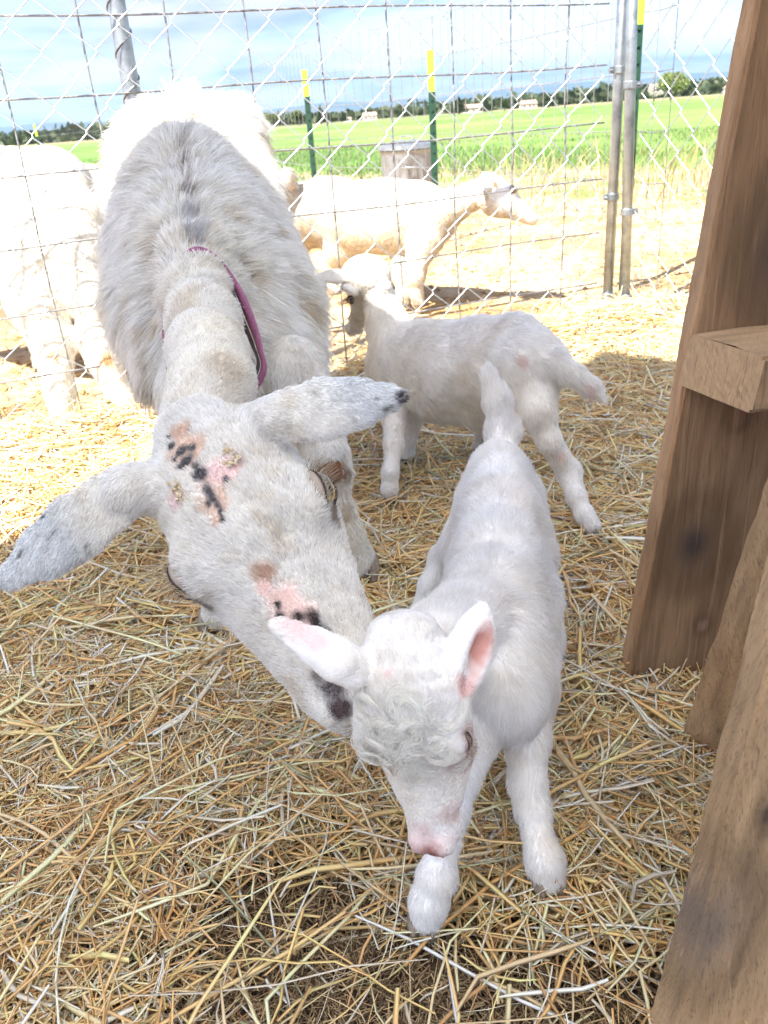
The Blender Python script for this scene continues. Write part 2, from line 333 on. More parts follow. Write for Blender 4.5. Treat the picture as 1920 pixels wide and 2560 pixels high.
def strands(name, polys, rad, colr, parent):
    X = np.array(polys, float); n, pts = X.shape[:2]; p = parent
    while p is not None: X = X-np.array(p.location); p = p.parent
    cu = bpy.data.hair_curves.new(name); cu.add_curves([pts]*n); cu.attributes['position'].data.foreach_set('vector', X.astype(np.float32).ravel())
    ra = cu.attributes.get('radius') or cu.attributes.new('radius', 'FLOAT', 'POINT'); ra.data.foreach_set('value', np.tile(np.linspace(rad, rad*.2, pts), n).astype(np.float32))
    cc = np.ones((n, 4), dtype=np.float32); cc[:, :3] = np.array(colr)*rng.uniform(.8, 1.15, (n, 1)); a_ = cu.attributes.new('tint', 'FLOAT_COLOR', 'CURVE'); a_.data.foreach_set('color', np.clip(cc, 0, .93).ravel())
    cu.materials.append(M['fur']); o = bpy.data.objects.new(name, cu); col.objects.link(o); o.parent = parent; return o
class Head:
    """goat head frame: y from poll (0) to muzzle tip (1), x to image right side, z dorsal"""
    def __init__(s, O, T, side, upright=False):
        s.O = np.asarray(O, float); e = np.asarray(T, float)-s.O; s.Lh = np.linalg.norm(e); s.y = e/s.Lh
        sd_ = np.asarray(side, float); sd_ = sd_-s.y*(sd_@s.y); s.x = nrm(sd_); s.z = np.cross(s.y, s.x)
        if upright and s.z[2] < 0: s.x = -s.x; s.z = -s.z
    def __call__(s, x, y, z): return s.O+s.Lh*(x*s.x+y*s.y+z*s.z)
    def loc(s, P): q = (P-s.O)/s.Lh; return np.stack([q@s.x, q@s.y, q@s.z], 1)
    def build(s, B, mz=1.0, kid=False, k=.012, wd=1.0, detail=True, ey=.415, dp=1.0):
        h, l = s, s.Lh; s.ey = ey
        ys = [0, .1, .2, .3, .4, .5, .6, .7, .8, .9, .965]
        if kid:
            hw = [.13, .175, .205, .215, .205, .17, .135, .112, .10, .095, .068]; zt = [-.05, .01, .04, .04, .015, -.03, -.065, -.09, -.105, -.12, -.145]
            zb = [-.30, -.34, -.37, -.38, -.37, -.35, -.32, -.30, -.285, -.27, -.25]
        else:
            hw = [.125, .19, .222, .232, .230, .205, .176, .156, .145, .135, .095]; zt = [-.06, -.015, .0, .0, -.005, -.02, -.045, -.065, -.08, -.095, -.125]
            zb = [-.30, -.36, -.40, -.41, -.40, -.38, -.35, -.33, -.31, -.29, -.26]
        yy_ = np.linspace(0, .965, 17)
        for y_ in yy_:
            w_ = np.interp(y_, ys, hw)*wd*(mz if y_ > .6 else 1+(mz-1)*max(0, (y_-.35)/.25)); t_, b_ = np.interp(y_, ys, zt), np.interp(y_, ys, zb)*(1+(dp-1)*np.clip((.85-y_)/.45, 0, 1))
            B.ell(h(0, y_, (t_+b_)/2), (l*w_, l*.085, l*(t_-b_)/2), s.x, s.y, k=l*.03, flow=-s.y+s.z*(.25 if y_ < .35 else 0), ln=1.0 if y_ < .6 else (.8 if y_ < .85 else .4))
        for g in (-1, 1):
            B.ell(h(g*(.150 if kid else .165)*wd, ey, -.115), (l*.085, l*.095, l*.085), s.x, s.y, k=l*.05, flow=s.x*g*.6-s.y)
            B.cap(h(g*.165*wd, .50, -.20), h(g*.105*mz, .76, -.20), l*.050, l*.035, k=l*.05, flow=-s.y+s.x*g*.3)
            B.ell(h(g*.052*mz, .955, -.155), (l*.050, l*.058, l*.052), s.x, s.y, k=l*.03, flow=-s.y, ln=.25)
            B.ell(h(g*.07*mz, .90, -.225), (l*.055, l*.08, l*.05), s.x, s.y, k=l*.03, flow=-s.y, ln=.5)
        if detail:
            for g in (-1, 1):
                B.carve(h(g*.060*mz, 1.005, -.145), (l*.026, l*.030, l*.011), nrm(s.x*g+s.z*.7), s.y, k=.003)
                B.carve(h(g*(.245 if kid else .262)*wd, ey, -.105), (l*.045, l*.060, l*.042), s.x, s.y, k=.004)
                B.carve(h(g*.10*mz, .93, -.222), (l*.06, l*.12, l*.005), nrm(s.x), nrm(s.y), k=.003)
    def eye(s, g, parent, wd=1.0, iris=(.42, .26, .07), pos=None, r=.062, lidded=0.0, ex=.20, lidc=(.30, .25, .22)):
        l = s.Lh; c = s(*(pos or (g*ex*wd, s.ey, -.112))); rr = r*l
        out = nrm(s.x*g*.88+s.z*.42+s.y*.12); fwd = nrm(s.y-out*(s.y@out)); up = np.cross(out, fwd)*(-1 if g < 0 else 1)
        if up@s.z < 0: up = -up
        V, Fc, C = [], [], []; nu, nv = 28, 18
        for i in range(nv+1):
            th = pi*i/nv
            for j in range(nu):
                ph = 2*pi*j/nu; V.append(c+rr*(cos(th)*out+sin(th)*(cos(ph)*fwd+sin(ph)*up)))
                a, b = sin(th)*cos(ph), sin(th)*sin(ph)
                if th < 1.05 and abs(b) < .17 and abs(a) < .62: C.append((.01, .01, .012))
                elif th < 1.0: C.append(tuple(np.array(iris)*(1.0 if th < .82 else .5)))
                else: C.append((.10, .07, .05))
        Fc = np.array([(i*nu+j, i*nu+(j+1) % nu, (i+1)*nu+(j+1) % nu, (i+1)*nu+j) for i in range(nv) for j in range(nu)])
        e = mesh_np('eye', np.array(V), Fc, M['eye'], parent, True, np.array(C))
        def dirn(al, be): return nrm(out*cos(al)*sin(be)+up*sin(al)*sin(be)+fwd*cos(be))
        lidr = []; V, Fc, C = [], [], []
        for a0, a1 in ((.45-lidded*.75, .98), (-.62+lidded*.25, -1.1)):
            base = len(V); na, nb2 = 9, 21
            for i in range(na):
                for j in range(nb2):
                    be = .18+(pi-.36)*j/(nb2-1); f = i/(na-1); al = (a0+(a1-a0)*f)*1.0; al = al*(1-.0)+0*be
                    ra_ = rr*(1.03+.05*sin(min(1, f*3)*pi/2)-.25*max(0, f-.4)); V.append(c+ra_*dirn(al, be)); C.append((.10, .075, .07) if i < 2 else lidc)
            Fc += [(base+i*nb2+j, base+i*nb2+j+1, base+(i+1)*nb2+j+1, base+(i+1)*nb2+j) for i in range(na-1) for j in range(nb2-1)]
            if a0 > a1:
                pass
            e_ = [c+rr*1.05*dirn(a0, .18+(pi-.36)*j/14) for j in range(15)]
            if not lidr: lidr = e_
            tb = MB().tube(e_, rr*.05, 6); b0 = len(V); V += list(tb.v[0]); C += [(.05, .035, .035)]*len(tb.v[0]); Fc += [tuple(i+b0 for i in q_) for q_ in tb.f]
        mesh_np('eyelid', np.array(V), Fc, M['skin'], parent, True, np.array(C))
        q = []
        for k in range(46):
            i = int(1+k*12/45.); p0 = lidr[min(14, max(0, i))]*.6+lidr[min(14, i+1)]*.4+fwd*rr*.1*sin(k*3.7); d = nrm(out*.7+up*.55+fwd*.25*sin(k*1.9)-s.y*.15)
            q.append([p0, p0+rr*.3*d, p0+rr*.62*(d+out*.25-up*.15), p0+rr*.9*(d+out*.4-up*.45)])
        strands('eyelashes', q, rr*.018, (.42, .36, .28), parent)
M['eye'] = mat('goat_eye', rough=.12, attr=True, spec=.6, coat=.6)
M['lid'] = mat('dark_eyelid', (.20, .16, .15), .6, noise=[((200, 200, 200), (.34, .27, .25), .45, .65)])
M['lash'] = mat('pale_lashes', (.35, .3, .25), .6)
M['lid_pink'] = mat('pink_eyelid', (.45, .30, .30), .6)
def ear(B, a, b, w, nrml, cup=.0, k=.010, thick=.007, side=None, flow=None, ln=.6, prof=None):
    """leaf-shaped ear from a to b, half width w; nrml = outward face of the blade"""
    a, b = np.asarray(a, float), np.asarray(b, float); n = nrml-nrm(b-a)*(nrml@nrm(b-a)); n = nrm(n)
    prof = prof or [(0, .52), (.22, .86), (.45, 1.0), (.68, .82), (.88, .45), (1, .20)]
    for (t0, w0), (t1, w1) in zip(prof[:-1], prof[1:]):
        sq = (w*w0)/thick if w*w0 > thick else 1
        B.cap(a+(b-a)*t0, a+(b-a)*t1, w*w0, w*w1, k=k, ax=n, sq=max(1.0, w/(thick*1.15)), flow=flow if flow is not None else b-a, ln=ln)
def hoofs(B, p, fwd, r, parent, ln=.04, ht=.03):
    """cloven hoof: two claws standing at p"""
    fwd = nrm([fwd[0], fwd[1], 0]); sd_ = np.array([fwd[1], -fwd[0], 0]); m = MB()
    for g in (-1, 1):
        c = np.array(p)+sd_*g*r*.52
        rings = []
        for t, sc in ((0, 1.0), (.35, .97), (.75, .88), (1.0, .74)):
            ring = []
            for j in range(12):
                a = 2*pi*j/12; x = cos(a)*ln*.5*sc; y = sin(a)*r*.47*sc
                if cos(a) > 0: y *= 1-.45*cos(a)
                ring.append(c+fwd*(x+ln*.12*(1-t)-t*ht*.25)+sd_*y+np.array([0, 0, t*ht]))
            rings.append(ring)
        V = [v for q in rings for v in q]
        Fc = [(i*12+j, i*12+(j+1) % 12, (i+1)*12+(j+1) % 12, (i+1)*12+j) for i in range(3) for j in range(12)]+[tuple(range(12))[::-1], tuple(36+j for j in range(12))]
        m.add(V, Fc)
    return m.build('hoof', M['hoof'], parent, True)

exec_parts = []
# ================================================================== GROUND AND FAR SETTING
def axis_pts():
    a = np.concatenate([np.linspace(0, 6, 61)[:-1], np.geomspace(6, 9000, 60)]); return np.concatenate([-a[:0:-1], a])
gx = axis_pts(); gy = axis_pts()
XX, YY = np.meshgrid(gx, gy, indexing='ij')
def ground_z(x, y):
    P = np.stack([x, y, 0*x], -1).reshape(-1, 3); n = snoise(P, 1.6, 21, 3).reshape(x.shape)
    return -.034+.012*n*np.exp(-(x**2+y**2)/900)
ZZ = ground_z(XX, YY); nx, ny = XX.shape
gv = np.stack([XX, YY, ZZ], -1).reshape(-1, 3); ii = np.arange(nx*ny).reshape(nx, ny)
gf = np.stack([ii[:-1, :-1], ii[1:, :-1], ii[1:, 1:], ii[:-1, 1:]], -1).reshape(-1, 4)
mg = bpy.data.materials.new('ground_soil_sand_field'); mg.use_nodes = True; t = mg.node_tree; b = t.nodes['Principled BSDF']; b.inputs['Roughness'].default_value = .95; b.inputs['Specular IOR Level'].default_value = .1
tcg = N(t, 'ShaderNodeTexCoord'); spx = N(t, 'ShaderNodeSeparateXYZ'); L(t, tcg.outputs['Object'], spx.inputs[0])
def gnoise(sc, det=6, rough=.6):
    n = N(t, 'ShaderNodeTexNoise', i_Scale=sc, i_Detail=float(det), i_Roughness=rough); L(t, tcg.outputs['Object'], n.inputs['Vector']); return n.outputs['Fac']
def gmath(op, a, b_=None):
    n = N(t, 'ShaderNodeMath', operation=op)
    for k, v in ((0, a), (1, b_)):
        if v is None: continue
        if isinstance(v, (int, float)): n.inputs[k].default_value = v
        else: L(t, v, n.inputs[k])
    return n.outputs[0]
def grange(v, a, c_): n = N(t, 'ShaderNodeMapRange'); n.inputs[1].default_value = a; n.inputs[2].default_value = c_; L(t, v, n.inputs[0]); return n.outputs[0]
def gmix(f, a, c_):
    n = N(t, 'ShaderNodeMix', data_type='RGBA')
    L(t, f, n.inputs[0])
    for k, v in ((6, a), (7, c_)):
        if isinstance(v, tuple): n.inputs[k].default_value = (*v, 1)
        else: L(t, v, n.inputs[k])
    return n.outputs[2]
soil = gmix(grange(gnoise(30), .42, .62), (.10, .068, .042), (.20, .14, .085))
sand = gmix(grange(gnoise(1.7, 8), .44, .60), (.62, .47, .29), (.44, .28, .13))
sand = gmix(grange(gnoise(26, 5), .56, .70), sand, (.26, .16, .08))
dead = gmix(grange(gnoise(1.1, 7), .45, .56), (.50, .35, .25), (.14, .22, .06))
dead = gmix(grange(gnoise(5, 7), .5, .7), dead, (.34, .24, .15))
grs = gmix(grange(gnoise(.25, 8, .7), .38, .62), (.075, .17, .035), (.17, .27, .07))
grs = gmix(grange(gnoise(.03, 4), .45, .62), grs, (.20, .26, .09))
far = gmix(grange(gnoise(.01, 4), .4, .6), (.30, .25, .15), (.12, .18, .07))
pos = gmath('ADD', spx.outputs[1], gmath('MULTIPLY', spx.outputs[0], .8))   # field edge runs obliquely
wob = gmath('MULTIPLY', gmath('SUBTRACT', gnoise(.6, 5), .5), 4.0); pos = gmath('ADD', pos, wob)
fr = gmath('SUBTRACT', spx.outputs[1], gmath('MULTIPLY', spx.outputs[0], .43)); fr = gmath('ADD', fr, gmath('MULTIPLY', gmath('SUBTRACT', gnoise(3), .5), .5))
c = gmix(grange(fr, 2.45, 2.62), soil, sand)
c = gmix(grange(pos, 8.4, 9.2), c, dead); c = gmix(grange(pos, 12.3, 13.2), c, grs)
c = gmix(grange(spx.outputs[1], 125, 140), c, far)
L(t, c, b.inputs['Base Color'])
bp = N(t, 'ShaderNodeBump', i_Strength=.9, i_Distance=.02); L(t, gnoise(22, 9, .7), bp.inputs['Height']); L(t, bp.outputs[0], b.inputs['Normal'])
o = mesh_np('ground', gv, gf, mg, None, True); o['kind'] = 'structure'

# distant range of hills
hv, hf = [], []; na = 160
for i in range(na):
    a = radians(-48+96*i/(na-1)); p = np.array([[sin(a)*3, 0, cos(a)*3]])
    hh = 120+75*snoise(p*1.0, 3.2, 31, 4)[0]+40*(a > -.1)*sin(min(1, max(0, (a+.1)*2))*pi*.6)
    for r, z in ((7600, -6), (8000, hh*.45+10*snoise(p, 30, 5, 2)[0]), (8500, hh*.8+12*snoise(p, 24, 6, 2)[0]), (8900, hh), (9600, -6)):
        hv.append((sin(a)*r, cos(a)*r, z))
hf = [(i*5+j, (i+1)*5+j, (i+1)*5+j+1, i*5+j+1) for i in range(na-1) for j in range(4)]
o = mesh_np('hills', np.array(hv), hf, mat('forested_hills', (.045, .075, .05), .95, noise=[((.002, .002, .002), (.09, .10, .06), .45, .6)]), None, True); o['kind'] = 'structure'

# trees, bushes and farm houses on the far side of the field
M['bark'] = mat('bark', (.10, .075, .055), .9); M['leaf'] = mat('leaves', rough=.6, attr=True, trans=.3)
def tree(px, py_top, dist, wpx, label, c1, c2, kind='round', name='tree', cat='tree', base=None, group=None):
    top = Y(px, py_top, dist); h = top[2]-(-.03); wd = wpx/FPX*dist; g = np.array([top[0], top[1], -.03])
    e = empty(name, g, label, cat, group); r = np.random.default_rng(int(px*7+dist))
    m = MB(); th = h*.35 if kind != 'bush' else h*.15
    m.tube([g, g+[.02*h, 0, th], g+[0, .03*h, h*.75]], [.06*h*.6, .045*h*.6, .012*h], 8)
    for k in range(6):
        a = r.uniform(0, 6.28); z0 = r.uniform(.25, .55)*h
        m.tube([g+[0, 0, z0], g+[cos(a)*wd*.2, sin(a)*wd*.2, z0+.15*h], g+[cos(a)*wd*.38, sin(a)*wd*.38, z0+.25*h]], [.02*h, .012*h, .004*h], 5)
    m.build('trunk', M['bark'], e)
    nb = 9 if kind != 'cone' else 12; cen = []
    for k in range(nb):
        if kind == 'cone': f = k/(nb-1); cen.append((np.array([r.normal()*.03*wd, r.normal()*.03*wd, h*(.15+.82*f)]), wd*.5*(1.05-f)+.03*h, h*.10))
        else:
            a = r.uniform(0, 6.28); rr = r.uniform(0, .32)*wd; z = r.uniform(.32, .80)*h if kind == 'round' else r.uniform(.2, .72)*h
            cen.append((np.array([cos(a)*rr, sin(a)*rr, z]), r.uniform(.16, .27)*wd, r.uniform(.13, .24)*h))
    V, C = [], []
    for ce, rw, rh in cen:
        nn = 260; u = r.normal(size=(nn, 3)); u /= np.linalg.norm(u, axis=1, keepdims=True); u *= (r.random((nn, 1))**.4)
        p = ce+u*[rw, rw, rh]; s = .035*h*r.uniform(.5, 1.3, (nn, 1))
        a = r.normal(size=(nn, 3)); a /= np.linalg.norm(a, axis=1, keepdims=True); b2 = np.cross(a, r.normal(size=(nn, 3))); b2 /= np.linalg.norm(b2, axis=1, keepdims=True)
        V.append(np.stack([p-a*s-b2*s*.6, p+a*s-b2*s*.6, p+a*s+b2*s*.6, p-a*s+b2*s*.6], 1).reshape(-1, 3))
        cc = np.array(c1)+(np.array(c2)-np.array(c1))*r.random((nn, 1)); C.append(np.repeat(cc, 4, 0))
    V = np.concatenate(V)+g; V[:, 2] = np.maximum(V[:, 2], .1)
    mesh_np('crown', V, np.arange(len(V)).reshape(-1, 4), M['leaf'], e, False, np.concatenate(C)); return e
dk, dk2, md, md2 = (.02, .035, .015), (.05, .075, .03), (.07, .11, .03), (.15, .19, .06)
tree(1682, 172, 120, 105, 'big pale green round bushy tree right of the gate posts beyond the field', (.12, .17, .05), (.26, .30, .11))
tree(1638, 205, 128, 40, 'small whitish blossoming tree just left of the big round tree', (.5, .46, .42), (.7, .66, .62))
for px, pt, dd, wp, kd, lb in [
    (672, 276, 150, 62, 'round', 'low olive green tree beside the right flank of the doe, on the horizon'),
    (745, 270, 160, 44, 'round', 'round green tree seen just left of the far green fence post'),
    (800, 266, 165, 22, 'cone', 'narrow dark conifer right of the far green fence post'),
    (826, 290, 170, 26, 'cone', 'short dark conifer between two pale houses'),
    (858, 280, 168, 26, 'cone', 'pointed dark conifer nearest the white house on the horizon'),
    (1145, 245, 150, 50, 'cone', 'dark pointed evergreen on the horizon right of the near green fence post'),
    (1215, 250, 155, 34, 'cone', 'small dark evergreen farther right along the horizon'),
    (1262, 243, 150, 60, 'round', 'broad dark tree on the horizon near the peach houses'),
    (1372, 235, 145, 44, 'cone', 'dark evergreen on the horizon left of the gate posts'),
    (100, 338, 150, 40, 'round', 'low dark tree on the horizon at the left edge above the sunlit white goat'),
    (165, 335, 160, 50, 'round', 'dark spreading tree on the horizon left of the steel fence pole'),
    (215, 332, 150, 40, 'round', 'dark tree on the horizon between the sunlit goat and the steel pole'),
    (278, 305, 140, 55, 'round', 'taller dark tree just left of the rump of the doe'),
    (1790, 205, 200, 50, 'round', 'dark distant tree close to the edge of the wooden pallet'),
    (1850, 215, 210, 40, 'cone', 'distant dark conifer behind the wooden pallet upright')]:
    tree(px, pt, dd, wp, lb, *((dk, dk2) if kd == 'cone' else (md, md2) if 'green' in lb else ((.03, .05, .02), (.08, .11, .045))), kind=kd, name='conifer' if kd == 'cone' else 'tree', group='trees along the horizon')
for i, (x0, x1, dd) in enumerate([(948, 1040, 170), (20, 60, 150)]):
    p0, p1 = Y((x0+x1)/2, 290, dd), None; wdd = (x1-x0)/FPX*dd
    tree((x0+x1)/2, 262 if i == 0 else 335, dd, (x1-x0)*1.2, ['long dark hedge on the horizon between the two green fence posts', 'dark low hedge on the horizon at the far left'][i], dk, dk2, kind='bush', name='hedge', cat='hedge')
M['hwall'] = mat('house_wall', (.62, .50, .42), .8); M['hroof'] = mat('house_roof', (.35, .25, .2), .8); M['hwhite'] = mat('white_house_wall', (.8, .8, .78), .8); M['hglass'] = mat('window_glass', (.05, .06, .07), .2)
def house(px, dist, wpx, hpx, wm, label):
    c0 = Y(px, 300, dist); wd = wpx*.72/FPX*dist; hh = hpx*.72/FPX*dist; g = np.array([c0[0], c0[1], -.05]); e = empty('farm_house', g, label, 'house', 'houses along the horizon')
    MB().box(g+[0, 0, hh*.5], (wd, wd*.6, hh)).build('wall', M[wm], e)
    x, y_, z0, z1 = wd*.54, wd*.36, hh, hh*1.7
    mesh_np('roof', np.array([[-x, -y_, z0], [x, -y_, z0], [x, y_, z0], [-x, y_, z0], [-x*.9, 0, z1], [x*.9, 0, z1]])+g+[0, 0, .003], [(0, 1, 5, 4), (2, 3, 4, 5), (1, 2, 5), (3, 0, 4), (0, 3, 2, 1)], M['hroof'], e)
    for k in (-.28, .05, .3): MB().box(g+[k*wd, -wd*.3-.02, hh*.55], (wd*.10, .1, hh*.3)).build('window', M['hglass'], e)
house(925, 165, 44, 14, 'hwall', 'peach walled farm house left of the near green fence post')
house(1180, 160, 60, 15, 'hwall', 'wide peach farm house right of the near green fence post')
house(1320, 158, 50, 15, 'hwall', 'peach farm house on the horizon closest to the gate posts')
house(868, 172, 26, 8, 'hwhite', 'small white farm building below the pointed conifer')
house(1835, 190, 70, 16, 'hwall', 'pale farm house half hidden behind the pallet upright')

# far-off wood along the horizon
r = np.random.default_rng(44); n = 9000; ta = r.uniform(-.62, .62, n); dist = 215+r.random(n)*60; P_ = np.stack([np.sin(ta)*dist, np.cos(ta)*dist, 0*ta], 1)
hgt_ = 1.6+2.2*np.clip(snoise(P_, .06, 71, 3)+.2, 0, 1)+1.2*np.clip(snoise(P_, .35, 72, 2), 0, 1)-2.4*(snoise(P_, .03, 73, 2) > .35); k_ = hgt_ > .5; P_, hgt_ = P_[k_], hgt_[k_]; n = len(P_)
c_ = P_+np.stack([0*hgt_, 0*hgt_, hgt_*r.random(n)], 1); a_ = r.normal(size=(n, 3)); a_ /= np.linalg.norm(a_, axis=1, keepdims=True); b_ = np.cross(a_, r.normal(size=(n, 3))); b_ /= np.linalg.norm(b_, axis=1, keepdims=True); q_ = r.uniform(.35, .9, (n, 1))
Vw = np.stack([c_-a_*q_-b_*q_, c_+a_*q_-b_*q_, c_+a_*q_+b_*q_, c_-a_*q_+b_*q_], 1).reshape(-1, 3); cw = np.repeat(np.array([.035, .055, .03])+np.array([.05, .05, .02])*r.random((n, 1)), 4, 0)
o = mesh_np('far_wood', Vw, np.arange(4*n).reshape(-1, 4), M['leaf'], None, False, cw); o['kind'] = 'stuff'; o['label'] = 'low dark far wood along the horizon'

# ---------------------------------------------------------------- chain link, kennel panels, welded wire
KA = G(0, 1090)[:2]; KB = G(1516, 798)[:2]; KD = (KB-KA)/np.linalg.norm(KB-KA); KN = np.array([-KD[1], KD[0]])
def chain_mesh(a, d, length, z0, z1, wv, hv_, r, name, m, parent, seed=0, nrmv=None):
    rr = np.random.default_rng(seed); n = np.array([-d[1], d[0], 0.0]) if nrmv is None else nrmv; V, Fc = [], []; k = 5; base = 0
    for i in range(int(length/(wv/2))):
        x0 = i*wv/2; nz_ = int((z1-z0)/(hv_/2)); pts = []
        for j in range(nz_+1):
            par = (i+j) % 2; x = x0+(wv/2 if par else 0); z = z0+j*hv_/2
            jx, jz = rr.normal()*.0012, rr.normal()*.0012
            bow = .006*snoise(np.array([[x, z, 3.0]]), 3, 9, 2)[0]
            c0 = np.array([a[0]+d[0]*(x+jx), a[1]+d[1]*(x+jx), z+jz])+n*bow
            s = 1 if par else -1
            pts.append(c0-n*.0035+np.array([0, 0, -.004])); pts.append(c0+n*.0035+np.array([0, 0, .004]))
        pts = np.array(pts); tt = np.gradient(pts, axis=0); tt /= np.linalg.norm(tt, axis=1, keepdims=True)
        u = np.cross(n, tt); u /= np.linalg.norm(u, axis=1, keepdims=True); b_ = np.cross(tt, u)
        for q in range(k): V.append(pts+r*(cos(2*pi*q/k)*u+sin(2*pi*q/k)*b_))
        m_ = len(pts)
        for q in range(k):
            q2 = (q+1) % k; s0 = np.arange(m_-1)
            Fc.append(np.stack([base+q*m_+s0, base+q2*m_+s0, base+q2*m_+s0+1, base+q*m_+s0+1], 1))
        base += k*m_
    return mesh_np(name, np.concatenate(V), np.concatenate(Fc), m, parent, True)
def P3(p, z): return np.array([p[0], p[1], z])
def clampm(c, r, h, d, parent, name='clamp', bolt=True):
    m = MB(); n = 14
    for z, q in ((0, 1.22),):
        ring = [np.array(c)+[0, 0, -h/2], np.array(c)+[0, 0, -h/2+.002], np.array(c)+[0, 0, h/2-.002], np.array(c)+[0, 0, h/2]]
        m.tube(ring, [r*1.12, r*1.24, r*1.24, r*1.12], n)
    if bolt:
        d3 = np.array([d[0], d[1], 0]); p = np.array(c)+d3*r*1.1
        m.box(p+d3*.009, (.022, .006, h*.8), np.stack([d3, [-d3[1], d3[0], 0], [0, 0, 1]], 1)); s_ = np.array([-d3[1], d3[0], 0])
        m.tube([p+d3*.011-s_*.013, p+d3*.011+s_*.013], .004, 6)
    return m.build(name, M['galv'], parent, False)
kp = empty('kennel_panel', P3(KA, 0), 'galvanised chain link kennel panel with steel pole behind the white doe', 'fence panel', 'chain link kennel panels')
chain_mesh(KA-KD*.75, KD, 2.73, .02, 1.62, .125, .115, .0017, 'chain_link_mesh', M['wire'], kp, 1)
pole = Y(289, 0, 2.32); pole = KA+KD*((pole[:2]-KA)@KD)+KN*.03
pm = MB().tube([P3(pole, -.03), P3(pole, .5), P3(pole, 1.1), P3(pole, 1.66)], .022, 20).build('pole', M['galv'], kp, True)
tw = MB()
th = np.linspace(0, 2*pi*16, 420); tw.tube(np.stack([pole[0]+.0235*np.cos(th), pole[1]+.0235*np.sin(th), .02+th/(2*pi*16)*1.6], 1), .0022, 5); tw.build('shadow_spiral', M['wire_dk'], kp, True)  # helix added for the spiral bands that wire shadows make on the pole
g1 = KB+KD*.0
MB().tube([P3(g1, -.03), P3(g1, .8), P3(g1, 1.66)], .0170, 18).build('end_pipe', M['galv'], kp, True)
MB().tube([P3(KA-KD*.75, 1.66), P3(KB, 1.66)], .0165, 14).build('top_pipe', M['galv'], kp, True)
MB().tube([P3(KA-KD*.75, 0.0), P3(KB, 0.0)], .0030, 8).build('bottom_wire', M['wire'], kp, True)
KE = G(1558, 803)[:2]+np.array([.004, .0]); RD = nrm(np.array([.30, -.954]))
kr = empty('kennel_panel', P3(KE, 0), 'chain link kennel panel running toward the wooden pallet at the right', 'fence panel', 'chain link kennel panels')
chain_mesh(KE+RD*.02, RD, 2.3, .02, 1.62, .125, .115, .0017, 'chain_link_mesh', M['wire'], kr, 2)
KL = lambda z: np.array([KE[0]-.036*z, KE[1], z])
MB().tube([KL(-.03), KL(.8), KL(1.66)], .0170, 18).build('end_pipe', M['galv'], kr, True)
far_end = KE+RD*2.32
MB().tube([P3(far_end, -.03), P3(far_end, 1.66)], .0170, 14).build('end_pipe', M['galv'], kr, True)
MB().tube([P3(KE, 1.66), P3(far_end, 1.66)], .0165, 14).build('top_pipe', M['galv'], kr, True)
for px, py, pt, par, dr in ((1525, 492, g1, kp, -KD), (1540, 175, g1, kp, -KD), (1514, 772, g1, kp, -KD), (1566, 530, KE, kr, nrm([.9, .2])), (1577, 212, KE, kr, nrm([.9, .2])), (1560, 788, KE, kr, nrm([.9, .2]))):
    z = Y(px, py, pt[1])[2]; clampm((pt[0]-(.036*z if par is kr else 0), pt[1], z), .017, .022, dr, par, 'tension_clamp')
z = Y(1516, 748, g1[1])[2]
clampm((g1[0], g1[1], z), .0175, .045, KD, kp, 'panel_clamp'); clampm((KE[0], KE[1], z), .0175, .045, -KD, kr, 'panel_clamp')
# strip between the pipes: light blue post edge
# welded stock panel tied just behind the chain link
wp = MB(); off = KN*.014; xs = .414-.2*np.arange(-8, 6)
zl = [1.29, 1.127, .960, .793, .628, .461, .296, .133, .0]
for i, s_ in enumerate(sorted(xs)):
    if s_ > 1.97: continue
    p = KA+KD*s_+off; q = [P3(p+KN*.004*sin(k*1.3+i)+KD*.003*sin(k*.9+i*2), z_) for k, z_ in enumerate(np.linspace(-.02, 1.3, 12))]; wp.tube(q, .0026, 5)
for k, z_ in enumerate(zl):
    q = [P3(KA+KD*s_+off-KN*.0055, z_+.004*sin(s_*5+k)) for s_ in np.linspace(-.95, 1.96, 24)]; wp.tube(q, .0028, 5)
o = wp.build('welded_wire_panel', M['wire_dk'], None, True); tag(o, 'welded wire stock panel of large rectangles tied to the chain link', 'wire panel')

# field fence of wire on green T posts
tp = [Y(1600, 0, 3.45)[:2], Y(1075, 125, 5.25)[:2], Y(760, 175, 6.35)[:2], Y(579, 249, 10.3)[:2], Y(85, 310, 18.5)[:2]]
tops = [1.12, Y(1075, 125, 5.25)[2], Y(760, 175, 6.35)[2], Y(579, 249, 10.3)[2], Y(85, 310, 18.5)[2]]
tl = ['yellow tipped green steel post rising beside the gate pipes at the right', 'thick green steel post with long yellow tip standing in front of the steel bin', 'green steel post with yellow tip behind the rump of the tan goat', 'yellow tipped post mostly hidden behind the raised rump of the doe', 'farthest small green post above the back of the sunlit white goat']
for i, (p, zt) in enumerate(zip(tp, tops)):
    e = empty('fence_post', P3(p, -.03), tl[i], 'fence post', 'green steel fence posts')
    def tee(z0, z1, q=1.0):
        m = MB(); m.box((p[0], p[1], (z0+z1)/2), (.036*q, .005*q, z1-z0)); m.box((p[0], p[1]+.0175, (z0+z1)/2), (.005*q, .030*q, z1-z0)); return m
    yt = (.115, .13, .10, .12, .14)[i]*1.6
    s = tee(-.2, zt-yt)
    for z in np.arange(.1, zt-yt, .055): s.box((p[0], p[1]-.0055, z), (.012, .006, .012))
    s.build('stake', M['green_paint'], e); tee(zt-yt, zt, 1.06).build('painted_tip', M['yellow_tip'], e)
ff = MB(); path = [tp[0]+(tp[0]-tp[1])*.10, tp[0], tp[1], tp[2], tp[3], tp[4]]
